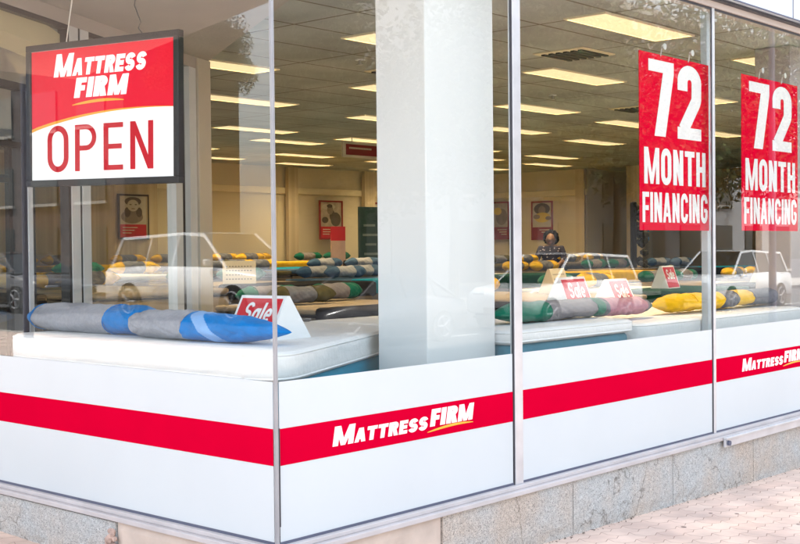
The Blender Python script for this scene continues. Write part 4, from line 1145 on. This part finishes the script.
for sx in (-1, 1):                                  # hands resting together, five fingers each
    hj = [((sx*.13, .365, .735), .026, .016), ((sx*.11, .43, .725), .032, .013)]
    he = [(0, 1)]
    for i in range(4):
        bx0 = sx*(.11+(i-1.5)*.017); L0 = (.03, .035, .033, .025)[i]
        n0 = len(hj); hj += [((bx0, .455, .722), .009), ((bx0, .455+L0, .715), .008), ((bx0, .455+L0*1.6, .69), .007)]
        he += [(1, n0), (n0, n0+1), (n0+1, n0+2)]
    n0 = len(hj); hj += [((sx*.075, .40, .725), .01), ((sx*.065, .44, .715), .008)]; he += [(0, n0), (n0, n0+1)]
    skin_body('hand', hj, he, M['skin'], pp_, None, 1)

for ch in pp_.children:
    if ch.name.split('.')[0] in ('head', 'eyes', 'mouth', 'hair'): ch.location.z -= .055
# ------------------------------------------------------------------ street: cars
def make_car(name, label, paint, loc, rz, kind='sedan', group='cars parked along the kerb'):
    t = thing(name, label, 'car', loc, rz, group)
    if kind == 'sedan':
        Ln, wd = 4.6, .90
        prof = [(-2.3, .32, .62, .74), (-2.22, .24, .86, .84), (-1.7, .22, .96, .89), (-1.0, .2, .98, .90), (0, .2, .96, .90), (.9, .2, .94, .90), (1.3, .2, .90, .89), (1.95, .22, .80, .86), (2.22, .26, .68, .78), (2.32, .34, .56, .66)]
        cab = [(-1.85, .95), (-1.15, 1.38), (-.2, 1.44), (.35, 1.40), (1.2, .93)]
    else:
        Ln, wd = 5.2, .98
        prof = [(-2.6, .45, .95, .88), (-2.55, .38, 1.10, .94), (-1.5, .36, 1.14, .97), (-.5, .36, 1.14, .98), (.9, .36, 1.12, .98), (1.3, .36, 1.10, .97), (2.2, .38, 1.02, .95), (2.5, .42, .92, .88), (2.6, .5, .78, .8)]
        cab = [(-2.4, 1.12), (-2.2, 1.72), (-.2, 1.80), (.45, 1.76), (1.35, 1.10)]
    bm = B(); rings = []
    for x, zl, zt, hw in prof:
        zz = [zl, zl+.04, (zl+zt)/2, zt-.09, zt-.02, zt]; ww = [hw*.88, hw*.98, hw, hw*.97, hw*.90, hw*.78]
        ring = [(ww[i], zz[i]) for i in range(6)]+[(-ww[i], zz[i]) for i in range(5, -1, -1)]
        rings.append([bm.verts.new((x, y, z)) for y, z in ring])
    n = 12
    for a, b in zip(rings, rings[1:]):
        for k in range(n): bm.faces.new((a[k], a[(k+1) % n], b[(k+1) % n], b[k]))
    bm.faces.new(rings[0]); bm.faces.new(rings[-1][::-1]); bmesh.ops.recalc_face_normals(bm, faces=bm.faces[:])
    obj('body', bm, M[paint], t, smooth=True, local=True)
    wl = wd*.86; wt = wd*.68
    g = B(); lo = cab[0][1]; zt = max(c[1] for c in cab)
    def wy(z): return wl+(wt-wl)*(z-lo)/(zt-lo)
    L_ = [g.verts.new((x, wy(z), z)) for x, z in cab]; Rr = [g.verts.new((x, -wy(z), z)) for x, z in cab]
    g.faces.new(L_); g.faces.new(Rr[::-1])
    for i in range(len(cab)-1): g.faces.new((L_[i], L_[i+1], Rr[i+1], Rr[i]))
    bmesh.ops.recalc_face_normals(g, faces=g.faces[:]); obj('window_glass', g, M['tinted'], t, local=True)
    rf = B(); top = [(x, z) for x, z in cab[1:4]]
    A_ = [rf.verts.new((x, wy(z)+.015, z+.012)) for x, z in top]; C_ = [rf.verts.new((x, -wy(z)-.015, z+.012)) for x, z in top]
    A2 = [rf.verts.new((x, wy(z)+.02, z-.05)) for x, z in top]; C2 = [rf.verts.new((x, -wy(z)-.02, z-.05)) for x, z in top]
    for i in range(2):
        rf.faces.new((A_[i], A_[i+1], C_[i+1], C_[i])); rf.faces.new((A2[i], A2[i+1], A_[i+1], A_[i])); rf.faces.new((C_[i], C_[i+1], C2[i+1], C2[i]))
    obj('roof', rf, M[paint], t, local=True)
    pl_ = B()
    for s in (-1, 1):
        for (xa, za), (xb, zb), r_ in ((cab[0], cab[1], .05), (cab[3], cab[4], .035), ((-.35, lo), (-.3, cab[2][1]), .035), ((-1.25, lo), (-1.2, cab[1][1]), .03)):
            tube(pl_, [(xa, s*(wy(za)+.0), za), (xb, s*(wy(zb)+.0), zb-.02)], r_, 6)
    obj('pillars', pl_, M[paint], t, local=True)
    wr = .33 if kind == 'sedan' else .39
    for x in (prof[0][0]+.95, prof[-1][0]-.95):
        for s in (-1, 1):
            y = s*(wd-.10)
            wh = tube(B(), [(x, y-.11, wr), (x, y+.11, wr)], wr, 28)
            w_ = obj('wheel', wh, M['black_rubber'], t, local=True)
            rim = B(); yo = y+s*.112
            for k in range(5):
                a_ = 2*math.pi*k/5; tube(rim, [(x, yo, wr), (x+math.cos(a_)*wr*.62, yo, wr+math.sin(a_)*wr*.62)], .035, 6)
            tube(rim, [(x+math.cos(2*math.pi*k/20)*wr*.64, yo, wr+math.sin(2*math.pi*k/20)*wr*.64) for k in range(21)], .022, 6)
            obj('rim', rim, M['rim_grey'], w_, local=True)
    xf = prof[-1][0]; xr = prof[0][0]
    for s in (-1, 1):
        obj('headlight', bx((xf-.16, s*.48-.17, prof[-2][2]-.14), (xf-.045, s*.48+.17, prof[-2][2]-.02), .02), M['lamp_glass'], t, local=True)
        obj('tail_light', bx((xr-.01, s*.62-.13, prof[0][2]-.06), (xr+.09, s*.62+.13, prof[0][2]+.08), .02), M['tail'], t, local=True)
        obj('wing_mirror', bx((.88, s*(wd+.03)-.07, lo+.02), (1.0, s*(wd+.03)+.07, lo+.15), .03), M[paint], t, local=True)
    obj('grille', bx((xf-.05, -.3, .42), (xf+.012, .3, .56), .01), M['black_frame'], t, local=True)
    obj('bumper_trim', bx((xf-.08, -.6, .30), (xf+.02, .6, .36), .01), M['black_frame'], t, local=True)
    return t
def road(x, y): return (x, y, gz(x, y)-.135)
make_car('parked_car', 'white four wheel drive reflected in the middle window', 'car_white', road(21.6, -13.3), R(180), 'van')
make_car('parked_car', 'silver four wheel drive reflected in the right hand window', 'car_silver', road(30.8, -13.3), R(180), 'van')
make_car('parked_car', 'dark sedan reflected beside the broad white pillar', 'car_dark', road(14.6, -13.2), R(180), 'sedan')
make_car('parked_pickup', 'white van reflected below the open sign', 'car_white', road(-12.6, 15.6), R(-90), 'van')
make_car('parked_car', 'dark sedan reflected at the left edge of the left window', 'car_dark', road(-12.6, 23.2), R(-90), 'sedan')
make_car('parked_car', 'silver car parked behind the dark sedan on the side street', 'car_silver', road(-12.6, 30.0), R(-90), 'sedan')

# ------------------------------------------------------------------ street: trees, buildings, poles
leaf_me = []
def crown_mesh(seed, R0, H0, n=22000):
    rnd = random.Random(seed); bm = B()
    cl = [(Vector((rnd.gauss(0, R0*.5), rnd.gauss(0, R0*.5), H0+rnd.uniform(-.5, .7)*R0)), rnd.uniform(.3, .5)*R0) for _ in range(30)]
    for i in range(n):
        c, r = rnd.choice(cl); d = Vector((rnd.gauss(0, 1), rnd.gauss(0, 1), rnd.gauss(0, 1))).normalized()*r*rnd.random()**.4
        p = c+d; s = rnd.uniform(.016, .034)
        a = Vector((rnd.gauss(0, 1), rnd.gauss(0, 1), rnd.gauss(0, 1))).normalized(); b = a.orthogonal().normalized()
        bm.faces.new([bm.verts.new(p+a*s), bm.verts.new(p+b*s*.5), bm.verts.new(p-a*s), bm.verts.new(p-b*s*.5)])
    return bm
def tree(label, x, y, R0, H0, seed):
    t = thing('street_tree', label, 'tree', (x, y, gz(x, y)-.05), 0, 'trees along the streets')
    rnd = random.Random(seed)
    tr_ = B(); tube(tr_, [(0, 0, 0), (.05, .03, H0*.35), (-.05, .05, H0*.65), (0, 0, H0)], .2, 10, .06)
    for k in range(7):
        a = k*2.4; z = H0*(.45+.07*k); tube(tr_, [(0, 0, z), (math.cos(a)*R0*.35, math.sin(a)*R0*.35, z+.6), (math.cos(a)*R0*.7, math.sin(a)*R0*.7, z+1.0)], .06, 6, .015)
    obj('trunk', tr_, M['bark'], t, local=True)
    if not leaf_me: leaf_me.extend([crown_mesh(40, 1, 1), crown_mesh(41, 1, 1)])
    cb_ = leaf_me[seed % 2].copy(); cb_.transform(Matrix.Diagonal((R0, R0, R0, 1)))
    cb_.transform(Matrix.Translation((0, 0, H0-R0)) @ Matrix.Rotation(seed*1.3, 4, 'Z'))
    obj('crown', cb_, M['leaf'], t, local=True)
    return t
TL = [('leafy tree on the far pavement facing the middle window', 19, -20.5, 4.6, 6.6), ('broad tree on the far pavement facing the right hand window', 27, -21, 5.0, 7.0),
      ('tree on the far pavement nearest the crossing', 11, -21, 4.0, 6.0), ('tall tree at the far end of the street', 37, -21, 5.6, 8.0),
      ('tree across the side street nearest the crossing', -21.5, 8, 2.4, 4.2), ('tree across the side street further from the crossing', -21.5, 17, 2.7, 4.6), ('last tree across the side street', -21.5, 27.0, 1.6, 7.6),
      ('tree beyond the last parked car on the main street', 47, -20, 5.6, 8.0)]
for i, (lb, x, y, r_, h_) in enumerate(TL): tree(lb, x, y, r_, h_, 40+i)

def street_building(label, x0, y0, x1, y1, h, m, face, pil=False):
    t = thing('street_building', label, 'building', ((x0+x1)/2, (y0+y1)/2, gz((x0+x1)/2, (y0+y1)/2)-.3), 0)
    z0 = -1.0
    obj('wall', bx((x0, y0, z0), (x1, y1, h)), m, t)
    obj('parapet', bx((x0-.15, y0-.15, h), (x1+.15, y1+.15, h+.35), .02), M['concrete'], t)
    k = 0; a, b = (x0, x1) if face == 'y' else (y0, y1)
    s = a+1.2
    while s+1.8 < b:
        for z in (.3, 3.6, 6.6):
            if z+1.8 > h: continue
            hh_ = 2.3 if z < 1 else 1.6
            w_ = bx((s, y1, z), (s+1.9, y1+.06, z+hh_)) if face == 'y' else bx((x1, s, z), (x1+.06, s+1.9, z+hh_))
            f_ = obj('window', w_, M['b_dark'], t)
            q = bx((s-.1, y1, z-.12), (s+2.0, y1+.14, z-.002)) if face == 'y' else bx((x1, s-.1, z-.12), (x1+.14, s+2.0, z-.002))
            obj('sill', q, M['concrete'], f_)
        if pil:
            q = bx((s+2.15, y1, z0), (s+2.75, y1+.3, h-.01)) if face == 'y' else bx((x1, s+2.15, z0), (x1+.3, s+2.75, h-.01))
            obj('pilaster', q, M['brick'], t)
        s += 3.4
    return t
street_building('long tan building across the main street', 4, -36, 26, -24.2, 9.5, mat('dark_stone', (.20, .17, .14), .9, var=.3), 'y')
street_building('grey building further along the main street', 26.3, -38, 60, -24.2, 12, M['b_grey'], 'y')
street_building('brick piered building facing the side street', -36, 3, -24.2, 24, 6.0, mat('brown_stone', (.24, .20, .16), .9, var=.3), 'x', True)
street_building('dark brick building at the far end of the side street', -30, 35, -24.2, 72, 10.5, mat('dark_brick', (.09, .06, .05), .9, var=.4), 'x')  # height, place and dark tone shaped to keep bright reflections off the open sign
def pole(label, x, y, h):
    t = thing('street_lamp', label, 'street lamp', (x, y, gz(x, y)), 0, 'street lamps')
    obj('post', tube(B(), [(0, 0, 0), (0, 0, h)], .08, 12, .05), M['gasket'], t, local=True)
    obj('arm', tube(B(), [(0, 0, h-.1), (.5, 0, h+.25), (1.2, 0, h+.3)], .035, 8), M['gasket'], t, local=True)
    obj('lamp_head', bx((1.0, -.12, h+.2), (1.7, .12, h+.32), .04), M['alu'], t, local=True)
pole('street lamp at the kerb of the side street', -6.7, 13.0, 6.5)
pole('street lamp at the kerb of the main street', 19.5, -6.7, 6.5)
